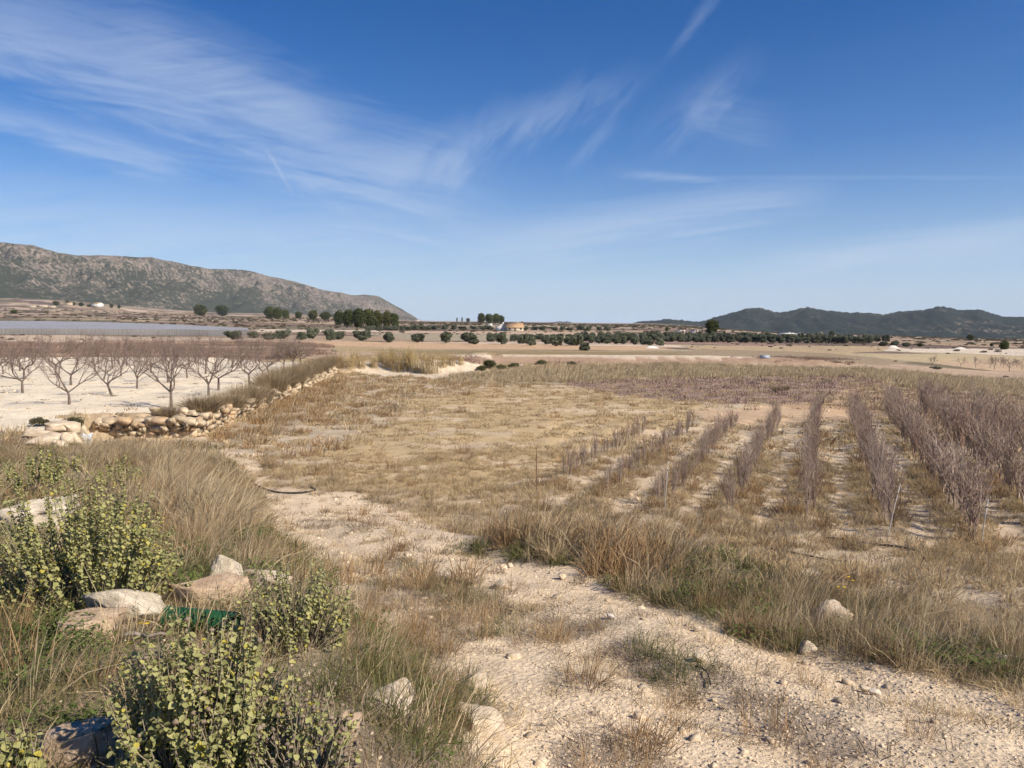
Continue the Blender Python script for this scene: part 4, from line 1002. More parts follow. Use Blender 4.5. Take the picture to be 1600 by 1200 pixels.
hose([(1086, 1046), (1098, 1050), (1106, 1060), (1110, 1076)], .006, 'thin bent scrap of black hose on the dark weed mat of the track')
for x, y, lab in ((1342, 850, 'left tiny blue cap on the nursery hose'), (1354, 852, 'right tiny blue cap on the nursery hose')):
    p = at(x, y); m = MB(); m.tube([(0, 0, 0), (0, 0, .05), (0, 0, .06)], [.016, .016, .008], 8, cap=True); tag(m.build('pipe_cap', mat_plain('blue_plastic', (.12, .2, .6), .4), None, loc=(p.x, p.y, p.z + .02)), lab, 'pipe cap', 'blue caps')

# ------------------------------------------------------------------ blades, tufts, shrubs
def blades(r, n, h, spread, lean, w, bias=(0, 0), curl=.5, hv=.4, seg=2):
    a = r.random(n) * 6.28; q = spread * np.sqrt(r.random(n)); base = np.stack([q * np.cos(a), q * np.sin(a), np.full(n, -.02)], 1)
    a2 = a + r.normal(size=n) * .9; L = h * (1 - hv + hv * 1.6 * r.random(n))
    ln = np.abs(r.normal(size=n)) * lean
    d = np.stack([np.cos(a2) * ln + bias[0] * (.6 + .8 * r.random(n)), np.sin(a2) * ln + bias[1], np.ones(n)], 1); d /= np.linalg.norm(d, axis=1)[:, None]
    side = np.cross(d, r.normal(size=(n, 3))); side /= np.linalg.norm(side, axis=1)[:, None]
    ww = w * (.6 + .8 * r.random(n))[:, None]
    bend = np.stack([d[:, 0], d[:, 1], -.35 * np.ones(n)], 1) * (curl * L)[:, None] * (.4 + r.random(n))[:, None]
    m1 = base + d * L[:, None] * .55 + bend * .25; tip = base + d * L[:, None] + bend
    V = np.stack([base - side * ww, base + side * ww, m1 + side * ww * .75, m1 - side * ww * .75, tip], 1).reshape(-1, 3)
    b = np.arange(n)[:, None] * 5
    return V, b + np.array([[3, 2, 4]]), b + np.array([[0, 1, 2, 3]]), np.repeat(np.clip(r.normal(.5, .26, n), 0, 1), 5)
def tuft_mesh(name, seed, mat, extra=0, **k):
    m = MB(); r_ = np.random.default_rng(seed); V, T, Q, sh = blades(r_, **k); m.add(V, T, Q, sh)
    if extra:
        k2 = dict(k, n=extra, h=k['h'] * 1.55, lean=k['lean'] * .8, w=k['w'] * .9, spread=k['spread'] * .7); V, T, Q, sh = blades(r_, **k2); m.add(V, T, Q, np.clip(sh + .35, 0, 1))
        k3 = dict(k, n=extra * 3, h=k['h'] * .45, lean=1.4, curl=.5, spread=k['spread'] * 1.5); V, T, Q, sh = blades(r_, **k3); m.add(V, T, Q, sh * .7)
    return m.mesh(name, mat)
M_S = mat_blade('straw_grass', (.34, .25, .135), (.66, .53, .325), (.52, .40, .24), .3, .2)
M_T = mat_blade('tall_dry_grass', (.28, .205, .11), (.64, .52, .335), (.50, .40, .265), .3, .25)
M_R = mat_blade('rusty_dry_grass', (.26, .155, .07), (.48, .33, .175), (.40, .28, .16), .3, .2)
M_G = mat_blade('green_grass', (.065, .080, .026), (.22, .215, .085), (.28, .23, .12), .3, .2)
M_W = mat_blade('dead_grey_weeds', (.16, .125, .088), (.38, .31, .23), (.30, .21, .135), .15, .2)
M_P = mat_blade('purple_brown_twigs', (.19, .125, .105), (.36, .26, .22), None, 0, .2)
M_H = mat_blade('green_herb_leaves', (.07, .095, .026), (.17, .21, .065), None, .3, .2)
TUSS = [tuft_mesh('blades', 820 + i, mat_blade('broom_stalks', (.17, .125, .075), (.42, .33, .21), (.28, .21, .13), .2, .15) if i == 0 else None, n=1500, h=.75, spread=.38, lean=.55, w=.006, curl=.55) for i in range(3)]
for me in TUSS[1:]: me.materials.append(TUSS[0].materials[0]) if not me.materials else None
TUSB = []
for i in range(3):
    m = MB()
    for k_ in range(14):
        a = rng.random() * 6.28; q = .33 * rng.random(); m.tube([(q * .4 * math.cos(a), q * .4 * math.sin(a), -.05), (q * math.cos(a), q * math.sin(a), .3)], [.012, .004], 4)
    TUSB.append(m.mesh('woody_base', BARK))
def tussock(px, py, w, h, label, group='broom tussocks', s_=None):
    p = at(px, py); k = rng.integers(3); sx = w / F * p.y / 1.35; sz = h / F * p.y / .74
    e = empty('broom_tussock', p, rng.random() * 6.28, (sx, sx, sz)); link('blades', TUSS[k], e); link('woody_base', TUSB[k], e)
    return tag(e, label, 'tussock', group)
tl = [(262, 655, 26, 18), (318, 645, 50, 26), (356, 641, 46, 28), (384, 634, 46, 32), (404, 630, 40, 30), (424, 614, 44, 34), (442, 608, 40, 32), (458, 602, 38, 30), (472, 596, 34, 28), (486, 590, 32, 26), (498, 584, 30, 22), (508, 577, 26, 18), (518, 571, 24, 16)]
for i, (x, y, w, h) in enumerate(tl): tussock(x, y, w * 1.35, h * 1.25, '%s grey-brown broom tussock from the near corner along the wall top' % ORD[i])
tussock(1213, 613, 15, 12, 'round dark tussock left of its smaller twin beyond the nursery'); tussock(1228, 610, 11, 9, 'smaller round dark tussock beyond the nursery')
SHR = []
for i in range(3):
    r0 = rng.integers(1000); m = MB(); C = [(.3 * math.cos(a), .3 * math.sin(a), .18 + .2 * rng.random()) for a in np.arange(6) * 1.05 + i] + [(0, 0, .38), (.1, .1, .3)]
    leaf_cloud(m, C, [.22] * 8, 2200, .045, .85, .4); t = MB()
    for c in C: t.tube([(0, 0, -.05), c], [.02, .006], 4)
    SHR.append((t.mesh('stems', BARK), m.mesh('foliage', SHRUB_LEAF)))
def shrub(px, py, w, h, label, k):
    p = at(px, py); s = w / F * p.y; e = empty('shrub', p, rng.random() * 6, (s, s, h / F * p.y / .62)); link('stems', SHR[k % 3][0], e); link('foliage', SHR[k % 3][1], e)
    return tag(e, label, 'shrub', 'green shrubs at the field edge')
for i, q in enumerate([(765, 576, 22, 16, 'tallest green shrub right of the pale cut bank'), (752, 579, 18, 9, 'low green shrub at the left foot of the tallest one'), (783, 578, 18, 10, 'green shrub at the right foot of the tallest one'), (802, 575, 20, 9, 'rounded green shrub further right of the cut bank'), (846, 570, 18, 9, 'dark shrub on the stony terrace, left one'), (893, 572, 17, 9, 'dark shrub on the stony terrace, right one')]): shrub(*q, i)
p = at(450, 561); e = empty('broom_shrub', p, .4, (46 / F * p.y / 1.25, 46 / F * p.y / 1.25, 29 / F * p.y / .75)); link('blades', TUSS[1], e); link('woody_base', TUSB[1], e)
o = link('foliage', SHR[0][1], e, (0, 0, .22), None, (1.0, 1.0, .8)); tag(e, 'large dark rounded shrub standing behind the almond orchard', 'shrub')
for i, (x, y, w, h, lab) in enumerate([(62, 666, 30, 16, 'dark green shrub on the bank left of the stone heap top'), (114, 669, 34, 20, 'dark green shrub on top of the stone heap')]): shrub(x, y, w, h, lab, i)

# reed bed on the cut bank
REED = mat_blade('dry_reed', (.42, .30, .13), (.74, .58, .32), (.55, .44, .20), .25, .2)
RM = []
for i in range(3):
    r = np.random.default_rng(840 + i); m = MB(); lf = MB()
    for k_ in range(60):
        a = r.random() * 6.28; q = .7 * math.sqrt(r.random()); h = 1.7 + 1.2 * r.random(); ln = r.normal(size=2) * .12
        b = np.array([q * math.cos(a), q * math.sin(a), -.1]); tp = b + np.array([ln[0] * h, ln[1] * h, h]); m.tube([b, (b + tp) / 2 + .03, tp], [.014, .012, .006], 3, float(r.random()))
        for _ in range(5):
            t = .25 + .75 * r.random(); c = b + (tp - b) * t; a2 = r.random() * 6.28; L = .35 + .3 * r.random(); d = np.array([math.cos(a2) * .7, math.sin(a2) * .7, .5 * r.normal() + .3]); s_ = np.array([-math.sin(a2), math.cos(a2), 0]) * .022
            lf.add([c - s_, c + s_, c + d * L], [(0, 1, 2)], None, float(r.random()))
    RM.append((m.mesh('canes', REED), lf.mesh('leaves', REED)))
REEDS = [(532, 575, 26), (548, 577, 28), (566, 576, 24), (584, 575, 22), (604, 574, 26), (620, 580, 34), (636, 578, 36), (652, 582, 30), (666, 584, 36), (678, 584, 34), (692, 574, 26), (706, 571, 22), (640, 570, 30), (612, 568, 26), (556, 568, 24), (720, 570, 18), (596, 566, 20)]
for i, (x, y, h) in enumerate(REEDS):
    p = at(x, y); s = h / F * p.y / 2.7; e = empty('reed_clump', p, rng.random() * 6.28, (s * 1.1, s * 1.1, s)); link('canes', RM[i % 3][0], e); link('leaves', RM[i % 3][1], e)
    tag(e, '%s dry yellow reed clump from the left in the reed bed' % ORD[sorted(q[0] for q in REEDS).index(x)], 'reeds', 'reed bed')

# ------------------------------------------------------------------ scattered ground cover
def scatter(name, P, rot, scl, protos, idx, label, cat):
    pc = bpy.data.collections.new(name + '_kinds')
    for i, me in enumerate(protos):
        o = bpy.data.objects.new('%s_%02d' % (name, i), me); pc.objects.link(o)
    me = bpy.data.meshes.new(name); me.vertices.add(len(P)); me.vertices.foreach_set('co', np.asarray(P, np.float32).ravel())
    a = me.attributes.new('rot', 'FLOAT_VECTOR', 'POINT'); a.data.foreach_set('vector', np.asarray(rot, np.float32).ravel())
    a = me.attributes.new('scl', 'FLOAT_VECTOR', 'POINT'); a.data.foreach_set('vector', np.asarray(scl, np.float32).ravel())
    a = me.attributes.new('idx', 'INT', 'POINT'); a.data.foreach_set('value', np.asarray(idx, np.int32))
    me.update()
    o = link(name, me); tag(o, label, cat, None, 'stuff')
    g = bpy.data.node_groups.new(name + '_scatter', 'GeometryNodeTree')
    g.interface.new_socket('Geometry', in_out='INPUT', socket_type='NodeSocketGeometry'); g.interface.new_socket('Geometry', in_out='OUTPUT', socket_type='NodeSocketGeometry')
    gi, go = g.nodes.new('NodeGroupInput'), g.nodes.new('NodeGroupOutput')
    ci = g.nodes.new('GeometryNodeCollectionInfo'); ci.inputs['Collection'].default_value = pc; ci.inputs['Separate Children'].default_value = True; ci.inputs['Reset Children'].default_value = True
    ip = g.nodes.new('GeometryNodeInstanceOnPoints'); ip.inputs['Pick Instance'].default_value = True
    def na(n, t):
        q = g.nodes.new('GeometryNodeInputNamedAttribute'); q.data_type = t; q.inputs[0].default_value = n; return q.outputs[0]
    g.links.new(gi.outputs[0], ip.inputs['Points']); g.links.new(ci.outputs[0], ip.inputs['Instance'])
    g.links.new(na('idx', 'INT'), ip.inputs['Instance Index']); g.links.new(na('scl', 'FLOAT_VECTOR'), ip.inputs['Scale'])
    e2r = g.nodes.new('FunctionNodeEulerToRotation'); g.links.new(na('rot', 'FLOAT_VECTOR'), e2r.inputs[0]); g.links.new(e2r.outputs[0], ip.inputs['Rotation'])
    g.links.new(ip.outputs[0], go.inputs[0])
    md = o.modifiers.new('scatter', 'NODES'); md.node_group = g
    return o
def sample(n, d0, d1, amax=R(42)):
    d = np.sqrt(d0 ** 2 + (d1 ** 2 - d0 ** 2) * rng.random(n)); a = (rng.random(n) * 2 - 1) * amax
    return d * np.sin(a), d * np.cos(a)
CLEAR = [(188, 975, 100, 54), (122, 1000, 100, 36), (130, 1200, 120, 60), (40, 832, 100, 50), (352, 918, 60, 66), (402, 918, 92, 28), (322, 950, 130, 40), (595, 1116, 100, 44), (543, 1160, 46, 46), (660, 1158, 44, 30), (752, 1150, 90, 46), (1296, 985, 60, 30), (1266, 1019, 34, 18), (90, 695, 90, 34), (315, 985, 120, 26),
         (140, 962, 250, 120), (300, 1215, 250, 180), (468, 1005, 165, 90), (475, 1225, 150, 120), (45, 775, 120, 50), (185, 765, 90, 34), (118, 735, 40, 24), (20, 905, 100, 60)]
def clear(px, py):
    m = np.zeros(px.shape, bool)
    for x, y, w, h in CLEAR: m |= (np.abs(px - x) < w * .5) & (py > y - h) & (py < y + 42 + w * .16)
    return m
KINDS = {  # height, spread, lean, curl, bias, blades, material, density per m2 near/mid/far
 's': dict(h=.15, sp=.11, ln=.6, cu=.7, b=.08, n=46, m=M_S, den=(95, 42, 4.2), nm='short_dry_grass', lab='short straw-coloured dry grass over the fallow field and verges'),
 't': dict(h=.33, sp=.12, ln=.42, cu=.65, b=.20, n=40, m=M_T, den=(48, 26, 3.4), nm='tall_dry_grass', lab='tall pale dry grass leaning with the wind on the banks'),
 'r': dict(h=.25, sp=.12, ln=.45, cu=.45, b=.10, n=60, m=M_R, den=(40, 17, 2.6), nm='rusty_dry_grass', lab='rust-brown dry grass tufts on the bank and field'),
 'g': dict(h=.19, sp=.12, ln=.5, cu=.7, b=.04, n=60, m=M_G, den=(70, 34, 2), nm='green_grass', lab='dull green grass at the foot of the banks'),
 'w': dict(h=.10, sp=.12, ln=1.3, cu=.4, b=0, n=60, m=M_W, den=(75, 26, 2.6), nm='dead_weeds', lab='low mats of dead grey-brown weeds'),
 'p': dict(h=.24, sp=.20, ln=.40, cu=.1, b=0, n=20, m=M_P, den=(20, 14, 3.0), nm='purple_twigs', lab='purple-brown leafless twigs covering the strip beyond the nursery'),
}
RINGS = [(2.0, 9, 1.0, 1.0, .0019, 1.0), (9, 26, 1.15, .8, .0044, 1.1), (26, 108, 2.6, .85, .012, 1.0)]
for key, K in KINDS.items():
    protos = []; P_, R_, S_, I_ = [], [], [], []
    for li, (d0, d1, spm, nmul, bw, hm) in enumerate(RINGS):
        for v in range(4):
            protos.append(tuft_mesh(K['nm'], 1000 + ord(key) * 20 + li * 5 + v, K['m'], n=int(K['n'] * nmul), h=K['h'] * hm, spread=K['sp'] * spm, lean=K['ln'], w=bw * (1.5 if key == 'p' else 1), bias=(K['b'], 0), curl=K['cu'], hv=.6, extra={'t': 4, 'r': 3, 's': 2}.get(key, 0)))
        area = R(42) * (d1 ** 2 - d0 ** 2); n = int(area * K['den'][li] * 1.0)
        x, y = sample(n, d0, d1); z = H(x, y); alb, W, cid, px, py = cover(x, y, z)
        keepm = (rng.random(n) < W[key] * (.25 + 1.5 * sstep(.3, .62, fbm(x * 1.1 + ord(key), y * 1.1, 400 + ord(key))))) & (np.hypot(x, y) > 1.7) & (px > -90) & (px < 1700) & (py < 1330) & ~(clear(px, py) & (rng.random(n) > {'t': .22, 'r': .3, 'g': .5}.get(key, .5))) & ((np.hypot(x, y) > 3.3) | (key not in 'tr') | (rng.random(n) < .12))
        x, y, z, d = x[keepm], y[keepm], z[keepm], np.hypot(x, y)[keepm]; m_ = len(x)
        drift = cid[keepm] == CIDX['drift']; tallz = cid[keepm] == CIDX['tall']
        sc_ = (.6 + .75 * rng.random(m_)) * np.where(drift & (key == 't'), 1.05, 1.0) * np.where(tallz, 1.1, 1.0) * np.where((cid[keepm] == CIDX['straw']) & (key == 's'), .8, 1.0)
        sc_ = sc_ * np.where((cid[keepm] == CIDX['rust']) & (key in 'rt'), 1.35, 1.0)
        rz = rng.normal(size=m_) * (.5 if K['b'] > .05 else 3); 
        P_.append(np.stack([x, y, z], 1)); R_.append(np.stack([rng.normal(size=m_) * .08, rng.normal(size=m_) * .08, rz], 1))
        S_.append(np.stack([sc_, sc_, sc_ * (.8 + .4 * rng.random(m_))], 1)); I_.append(li * 4 + rng.integers(0, 4, m_))
    P_, R_, S_, I_ = map(np.concatenate, (P_, R_, S_, I_))
    print(K['nm'], len(P_))
    scatter(K['nm'], P_, R_, S_, protos, I_, K['lab'], 'grass' if 'grass' in K['nm'] else 'weeds')
# leafy green herbs
def herb(seed):
    r = np.random.default_rng(seed); m = MB()
    for i in range(90):
        a = r.random() * 6.28; q = .11 * math.sqrt(r.random()); c = np.array([q * math.cos(a), q * math.sin(a), .02 + .09 * r.random()]); L = .014 + .018 * r.random(); a2 = r.random() * 6.28
        d = np.array([math.cos(a2), math.sin(a2), .5 * r.normal()]); s_ = np.array([-math.sin(a2), math.cos(a2), .3 * r.normal()]) * L * .28
        m.add([c, c + d * L * .5 + s_, c + d * L, c + d * L * .5 - s_], None, [(0, 1, 2, 3)], float(np.clip(r.normal(.5, .25), 0, 1)))
    return m.mesh('herb', M_H)
x, y = sample(9000, 2.0, 12); z = H(x, y); alb, W, cid, px, py = cover(x, y, z)
pr = np.where(cid == CIDX['herb'], .55, np.where(cid == CIDX['herb2'], .22, np.where(cid == CIDX['bank'], .12, np.where(cid == CIDX['berm'], .10, 0))))
kp = (rng.random(len(x)) < pr * sstep(.35, .6, fbm(x * 1.6, y * 1.6, 444) + .1)); m_ = kp.sum()
scatter('green_herbs', np.stack([x, y, z], 1)[kp], np.stack([np.zeros(m_), np.zeros(m_), rng.random(m_) * 6.28], 1), np.repeat(((.7 + .8 * rng.random(m_)) * np.clip(np.hypot(x, y)[kp] / 5.5, .5, 1.2))[:, None], 3, 1), [herb(1900 + i) for i in range(4)], rng.integers(0, 4, m_), 'low bright green leafy herbs among the foreground grasses', 'herbs')
# gravel and small stones
GRAV = mat_noise('track_gravel', (.48, .37, .25), (.72, .60, .44), 2.0, obj=True, rand=.22)
gp = [stone_mesh('pebble', 2000 + i, GRAV, 1 if i < 4 else 2, .22, .15) for i in range(6)]
gx, gy, gs = [], [], []
for n, d0, d1, s0, s1 in ((30000, 2.0, 8, .006, .021), (11000, 8, 18, .012, .034), (1500, 2.5, 20, .025, .075), (4200, 18, 60, .04, .13)):
    x, y = sample(n, d0, d1); z = H(x, y); alb, W, cid, px, py = cover(x, y, z)
    tr = np.isin(cid, [CIDX[k] for k in ('track', 'median', 'mat1', 'mat2', 'mat3')])
    pr = np.where(tr, 1.0, np.where(np.isin(cid, [CIDX['nursery'], CIDX['bare'], CIDX['verge'], CIDX['weedy']]), .45, np.where(cid == 102, .5, .10)))
    kp = rng.random(n) < pr * (.2 + 1.2 * sstep(.35, .65, fbm(x * .9, y * .9, 455))); gx.append(x[kp]); gy.append(y[kp]); gs.append(s0 + (s1 - s0) * rng.random(kp.sum()) ** 2.2)
gx, gy, gs = map(np.concatenate, (gx, gy, gs)); m_ = len(gx)
scatter('gravel', np.stack([gx, gy, H(gx, gy) + gs * .04], 1), rng.random((m_, 3)) * np.array([.5, .5, 6.28]), np.stack([gs * (.8 + .6 * rng.random(m_)), gs * (.8 + .5 * rng.random(m_)), gs * (.5 + .4 * rng.random(m_))], 1), gp, rng.integers(0, 6, m_), 'loose pale limestone gravel strewn over the track and bare soil', 'gravel')
# far scrub on the plain, and vine stumps
x, y = sample(26000, 95, 1500, R(38)); z = H(x, y); px, py, _ = project(x, y, z); alb, W, cid, _, _ = cover(x, y, z)
f = fbm(x * .012, y * .05, 466); kp = (f > .47) & (rng.random(len(x)) < .45 * np.clip(np.hypot(x, y) / 300, .12, 1)) & ~((py > 523) & (py < 552) & (px < 1080) & (px > 330)) & (np.hypot(x, y) > 105)
m_ = kp.sum(); s_ = (.35 + 1.1 * rng.random(m_) ** 2) * np.clip(np.hypot(x, y)[kp] / 260, .7, 2.2)
def scrubm(seed, mat, n, sz):
    m = MB(); leaf_cloud(m, [(0, 0, .3), (.3, .1, .25), (-.25, .2, .25), (.05, -.3, .2)], [.38, .3, .3, .25], n, sz, .8, .4); return m.mesh('scrub', mat)
SCB = mat_blade('dry_scrub', (.085, .068, .045), (.22, .175, .12), (.075, .085, .042), .1, .3)
scatter('far_scrub', np.stack([x, y, z], 1)[kp], np.stack([np.zeros(m_), np.zeros(m_), rng.random(m_) * 6.28], 1), np.stack([s_ * 1.5, s_ * 1.5, s_ * .8], 1), [scrubm(2100 + i, SCB, 160, .13) for i in range(4)], rng.integers(0, 4, m_), 'low brown scrub dotting the far plain', 'scrub')
x, y = sample(60000, 74, 175, R(36)); z = H(x, y); px, py, _ = project(x, y, z)
kp = np.zeros(len(x), bool)
for i in (0, 6): kp |= inpoly(px, py, FARF[i][0]) & (rng.random(len(x)) < .45)
kp &= fbm(x * .05, y * .2, 468) > .50
kp &= ~terrace(x, y)[0].astype(bool) | (y > 88)
x, y, z = x[kp], y[kp], z[kp]; y = np.round(y / 2.4) * 2.4 + rng.normal(size=len(y)) * .1; z = H(x, y); m_ = min(len(x), 9000); x, y, z = x[:m_], y[:m_], z[:m_]
M_V = mat_blade('red_brown_vine_twigs', (.20, .13, .10), (.35, .25, .19), None, 0, .2)
scatter('vine_twigs', np.stack([x, y, z], 1), np.stack([np.zeros(m_), np.zeros(m_), rng.random(m_) * 6.28], 1), np.repeat((.8 + .8 * rng.random(m_))[:, None], 3, 1), [tuft_mesh('vine', 2200 + i, M_V, n=16, h=.38, spread=.4, lean=.7, w=.014, curl=.3) for i in range(4)], rng.integers(0, 4, m_), 'red-brown leafless vines in the strips behind the orchard and reeds', 'vines')

# ------------------------------------------------------------------ felted-leaf bushes in the foreground
M_L = None
def mat_leaf():
    m, nb, b = new_mat('felted_leaf')
    a = nb.new('ShaderNodeAttribute', attribute_name='shade').outputs['Fac']
    cr = nb.new('ShaderNodeValToRGB'); nb.l.new(a, cr.inputs[0]); e = cr.color_ramp.elements
    e[0].position = 0; e[0].color = (.13, .145, .05, 1); e[1].position = 1; e[1].color = (.50, .42, .06, 1)
    for p_, c in ((.35, (.30, .305, .125)), (.68, (.45, .435, .19)), (.86, (.52, .48, .16))):
        q = e.new(p_); q.color = (*c, 1)
    v = coords(nb, True); c = nb.mix(nb.mrange(nb.noise(v, 60, 2, .5), .3, .7, 0, .35), cr.outputs[0], nb.mix(1.0, cr.outputs[0], (.7, .75, .7), 'MULTIPLY'))
    nb.l.new(c, b.inputs['Base Color']); b.inputs['Roughness'].default_value = .85
    tr = nb.new('ShaderNodeBsdfTranslucent'); nb.l.new(c, tr.inputs[0]); mx = nb.new('ShaderNodeMixShader'); mx.inputs[0].default_value = .25
    nb.l.new(b.outputs[0], mx.inputs[1]); nb.l.new(tr.outputs[0], mx.inputs[2]); nb.l.new(mx.outputs[0], nb.n['Material Output'].inputs[0])
    return m
M_L = mat_leaf()
STEM = mat_blade('felted_stems', (.16, .125, .085), (.36, .31, .22), None, 0, .1)
SEED = mat_noise('dry_seed_heads', (.17, .125, .085), (.32, .255, .19), 60, bump=.004, bscale=150)
# one ovate, folded, scalloped leaf; tip along +x, unit length
def leaf_geo(cup, curl):
    e = [(0, 0), (.08, .30), (.30, .46), (.58, .42), (.82, .24), (1.0, 0)]
    mid = [(x, 0, -.10 * math.sin(x * 3.14) - curl * x * x) for x, _ in e]
    up = [(x, w, cup * w - curl * x * x + .03 * (i % 2)) for i, (x, w) in enumerate(e[1:5], 1)]
    dn = [(x, -w, z) for x, w, z in up]
    V = mid + up + dn; Q, T = [], []
    for o in (6, 10):
        fl = o == 10
        T.append((0, 1, o)[::-1 if fl else 1]); T.append((4, 5, o + 3)[::-1 if fl else 1])
        for i in range(3): Q.append((1 + i, 2 + i, o + 1 + i, o + i)[::-1 if fl else 1])
    return np.array(V), np.array(T), np.array(Q)
LG = [leaf_geo(.35, .12), leaf_geo(.15, .25), leaf_geo(-.1, .3), leaf_geo(.45, .0)]
LEAFV = [.2, .35, .45, .55, .62, .7, .8, .97]
LEAFM = [[mesh_np('leaf', g[0], [g[1], g[2]], M_L, np.full(len(g[0]), s)) for s in LEAFV] for g in LG]
def bush(px, py, wpx, hpx, label, stems=60, nleaf=300, seed=0, lsize=.034, yellow=.1, bare=.15, seeds=0, lean=.0, dscale=1.0):
    r = np.random.default_rng(3000 + seed); p = at(px, py); D = math.hypot(p.y, CZ - p.z) 
    W = wpx / F * D * 1.12; Hh = hpx / F * D * .98
    e = empty('leafy_bush', p); st = MB(); leaves = []; heads = MB(); nh = 0
    for s in range(stems):
        a = r.random() * 6.28; rx = W * .5; u = r.random() ** .75; q = math.sqrt(max(0, 1 - u * u))     # a point on the dome
        lump = .80 + .36 * float(vnoise(np.array([math.cos(a) * q * 2.2 + seed * 3.7]), np.array([math.sin(a) * q * 2.2 + u]), 9)[0])
        rad = (.72 + .30 * r.random()) * lump
        b = np.array([math.cos(a) * q * rx * .30 + r.normal() * .03, math.sin(a) * q * rx * .30 * dscale + r.normal() * .03, -.03])
        top = np.array([math.cos(a) * q * rx * rad + r.normal() * .02, math.sin(a) * q * rx * rad * dscale + r.normal() * .02, Hh * (.10 + .90 * u) * rad])
        k1 = b + (top - b) * .5 + r.normal(size=3) * .02 + np.array([math.cos(a) * q, math.sin(a) * q, 0]) * .05 * W
        P = np.array([b, (b + k1) / 2, k1, (k1 + top) / 2 + r.normal(size=3) * .008, top]); st.tube(P, np.linspace(.0042, .0018, 5), 3, float(np.clip(r.normal(.5, .25), 0, 1)))
        L = np.linalg.norm(top - b); n = max(3, int(L * .80 / .017)); dead = r.random() < bare
        az = r.random() * 3.14
        for i in range(n):
            t = .34 + .66 * (i + .5) / n; c = np.array([np.interp(t * 4, range(5), P[:, k]) for k in range(3)])
            if dead and r.random() < .85: continue
            az += 1.57 + r.normal() * .25
            for o in (0, 3.14):
                if r.random() < .22: continue
                sz = lsize * (1.05 - .35 * abs(t - .6)) * (.45 + 1.1 * r.random() ** 1.3) * (.65 if t > .95 else 1)
                leaves.append((c, az + o + r.normal() * .25, -.75 + .75 * t * t + r.normal() * .3, r.normal() * .35, sz, t))
        if seeds and r.random() < seeds:
            for i in range(int(r.integers(1, 4))):
                c = top - (top - k1) * .28 * i; g = np.random.default_rng(int(r.integers(1e6)))
                V = stone_sph * (.006 + .004 * r.random()) * (1 + .25 * g.normal(size=(len(stone_sph), 1))) + c; heads.add(V, None, SPHQ, .5); nh += 1
    st.build('stems', STEM, e)
    if nh: o = heads.build('seed_heads', SEED, e); o['kind'] = 'stuff'
    # the leaves that show largest are parts of their own
    cz = np.array([-p.x, -p.y, CZ - p.z]); cz = cz / np.linalg.norm(cz)
    order = sorted(range(len(leaves)), key=lambda i: -(leaves[i][0] @ cz + leaves[i][0][2] * .6 + .02 * r.normal()))
    rest = MB()
    for n_, i in enumerate(order):
        c, az, pit, roll, sz, t = leaves[i]
        ye = r.random() < yellow * (1.6 if t < .6 else .7)
        v = 7 if ye else int(np.clip(r.normal(3.2, 1.5), 0, 6)); g = int(r.integers(4))
        eu = Euler((roll, -pit, az), 'XYZ')
        if n_ < nleaf:
            o = link('leaf', LEAFM[g][v], e, c, eu, sz)
        else:
            Mx = np.array(eu.to_matrix()) * sz; rest.add(LG[g][0] @ Mx.T + c, LG[g][1], LG[g][2], LEAFV[v])
    if rest.n: o = rest.build('foliage', M_L, e); o['kind'] = 'stuff'
    return tag(e, label, 'bush', 'leafy bushes in the foreground')
_s = stone_mesh('tmp', 1, None, 2, 0, 1.0); co = np.zeros(len(_s.vertices) * 3); _s.vertices.foreach_get('co', co); stone_sph = co.reshape(-1, 3) * 2; SPHQ = np.array([list(q.vertices) for q in _s.polygons]); bpy.data.meshes.remove(_s)
bush(142, 945, 258, 225, 'largest yellow-green leafy bush, beside the squared limestone block', 230, 300, 1, .0215, .10, .18)
bush(312, 1215, 236, 250, 'dense pale green leafy bush at the bottom, below the green tube', 250, 300, 2, .0185, .06, .18, seeds=.12)
bush(468, 1005, 168, 140, 'leafy bush with upright tips in the middle, right of the pointed boulder', 150, 300, 3, .0170, .06, .34)
bush(475, 1225, 150, 150, 'leafy bush full of grey dried seed heads, right of the dense pale bush', 105, 200, 4, .0170, .06, .5, seeds=.7)
bush(22, 1225, 95, 75, 'leafy bush cut off by the bottom left corner', 34, 150, 5, .026, .2)
bush(45, 775, 130, 80, 'dusty olive leafy bush at the left edge below the stone heap', 80, 150, 6, .034, .06, .4)
bush(185, 765, 95, 55, 'low leafy bush half buried in tall grass above the largest bush', 50, 150, 7, .034, .12, .3)
bush(118, 735, 40, 34, 'small bright leafy sprig in front of the stone heap', 18, 80, 8, .042, .15, .1)
bush(20, 905, 110, 90, 'leafy bush at the left edge merging with the largest bush', 45, 150, 9, .028, .14, .35)

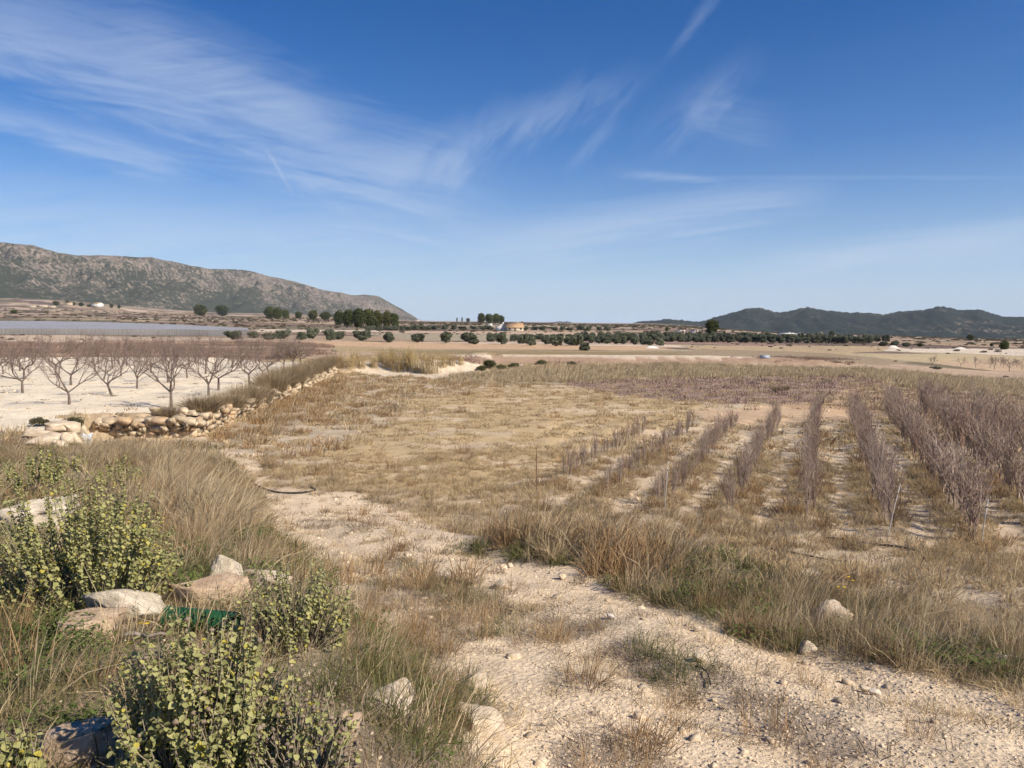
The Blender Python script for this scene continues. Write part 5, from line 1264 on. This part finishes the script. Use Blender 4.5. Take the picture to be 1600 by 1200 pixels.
# ------------------------------------------------------------------ small litter and flowers
def green_tube():
    p = at(315, 988); e = empty('plastic_tube', (p.x, p.y, p.z + .07), R(-12)); L = .44; r0 = .062
    m = MB(); z = np.linspace(-L / 2, L / 2, 45); k = 20; an = np.arange(k) * 2 * np.pi / k
    rr = r0 + .003 * np.cos(np.arange(45) * 2.1)
    V = np.stack([np.repeat(z, k), np.outer(rr, np.cos(an)).ravel(), np.outer(rr, np.sin(an)).ravel()], 1)
    V2 = V.copy(); V2[:, 1:] *= .93; i = np.arange(44)[:, None] * k; j = np.arange(k)[None]; j2 = (j + 1) % k
    Q = np.stack([i + j, i + j2, i + k + j2, i + k + j], -1).reshape(-1, 4)
    m.add(V, None, Q); m.add(V2, None, Q[:, ::-1])
    gm = mat_plain('dark_green_plastic', (.018, .085, .036), .6, .2); m.build('wall', gm, e, True)
    for s in (-1, 1):
        m = MB(); a = np.linspace(0, 2 * np.pi, 25); m.tube(np.stack([np.full(25, s * L / 2), (r0 - .002) * np.cos(a), (r0 - .002) * np.sin(a)], 1), .004, 6); m.build('rim', gm, e, True)
    tag(e, 'dark green ribbed plastic tube lying under the leafy bushes', 'tube')
green_tube()
p0, p1 = at(196, 1006), at(262, 1006); m = MB(); t = np.linspace(0, 1, 8)[:, None]; C = np.array(p0)[None] * (1 - t) + np.array(p1)[None] * t; C[:, 2] += .05 + .008 * np.sin(t[:, 0] * 9); o0 = C[0].copy(); m.tube(C - o0, np.linspace(.013, .008, 8), 6, cap=True)
tag(m.build('stick', mat_noise('grey_weathered_wood', (.20, .16, .13), (.36, .31, .27), 20, bump=.004), None, loc=o0), 'grey weathered stick lying across the grass below the limestone blocks', 'stick')
for i, (q0, q1, lab) in enumerate([((88, 662), (104, 668), 'dark dead branch lying on the stone heap'), ((1062, 1102), (1128, 1090), 'thin dry twig on the track near the dark weeds')]):
    a, b = at(*q0), at(*q1); m = MB(); C = np.array([a, (a + b) / 2 + Vector((0, 0, .05)), b]); C[:, 2] += .06 if i == 0 else .02; m.tube(C - C[0], [.03, .02, .01] if i == 0 else [.005, .005, .003], 5); tag(m.build('dead_branch', BARK, None, loc=C[0]), lab, 'branch')
p = at(134, 696); r = np.random.default_rng(5); g = stone_mesh('plastic_bag', 77, None, 8, .3, .6); bm_ = mat_plain('translucent_white_plastic', (.62, .66, .70), .3, .5); g.materials.append(bm_)
tag(link('plastic_bag', g, None, (p.x, p.y, p.z + .16), (.3, .2, .5), (.42, .35, .5)), 'crumpled whitish plastic bag beside the stone heap', 'bag')
FLW = mat_plain('yellow_petals', (.75, .52, .01), .6)
def flowers(px, py, n, h, spread, label, k):
    p = at(px, py); e = empty('yellow_flower', p); st = MB(); r = np.random.default_rng(6000 + k)
    for i in range(n):
        b = np.array([r.normal() * spread * .3, r.normal() * spread * .3, -.03]); t = b + np.array([r.normal() * spread, r.normal() * spread, h * (.7 + .5 * r.random())]); st.tube([b, (b + t) / 2 + .01, t], [.004, .003, .002], 3)
        m = MB(); R0 = .018 * (1.8 if h > .5 else 1)
        for q in range(9):
            a = q * .698; d = np.array([math.cos(a), math.sin(a), .25]); s_ = np.array([-math.sin(a), math.cos(a), 0]) * R0 * .3; m.add([t, t + d * R0 * .6 + s_, t + d * R0, t + d * R0 * .6 - s_], None, [(0, 1, 2, 3)])
        m.build('flower_head', FLW, e)
    st.build('stems', M_G, e); tag(e, label, 'flower', 'yellow flowers')
flowers(140, 668, 10, .7, .22, 'yellow-flowered plant on the wall beside the stone heap', 1)
flowers(36, 800, 3, .35, .03, 'yellow flower at the left edge below the dusty bush', 2)
flowers(1332, 958, 4, .35, .12, 'yellow flowers in the grass bank right of the track', 3)
flowers(222, 992, 2, .10, .02, 'tiny yellow flower right of the squared limestone block', 4)

# ------------------------------------------------------------------ the air
hb = MB(); hb.box(-12600, 12600, -12600, 12600, -190, 470); hz_m = bpy.data.materials.new('haze'); hz_m.use_nodes = True; hn = hz_m.node_tree; hn.nodes.clear()
pv = hn.nodes.new('ShaderNodeVolumePrincipled'); pv.inputs['Color'].default_value = (.80, .90, 1.0, 1); pv.inputs['Density'].default_value = 4.6e-5; pv.inputs['Anisotropy'].default_value = 0.0
mo = hn.nodes.new('ShaderNodeOutputMaterial'); hn.links.new(pv.outputs[0], mo.inputs['Volume'])
hzo = hb.build('haze', hz_m); tag(hzo, 'thin pale blue air between the viewer and the far hills', 'haze', None, 'stuff')
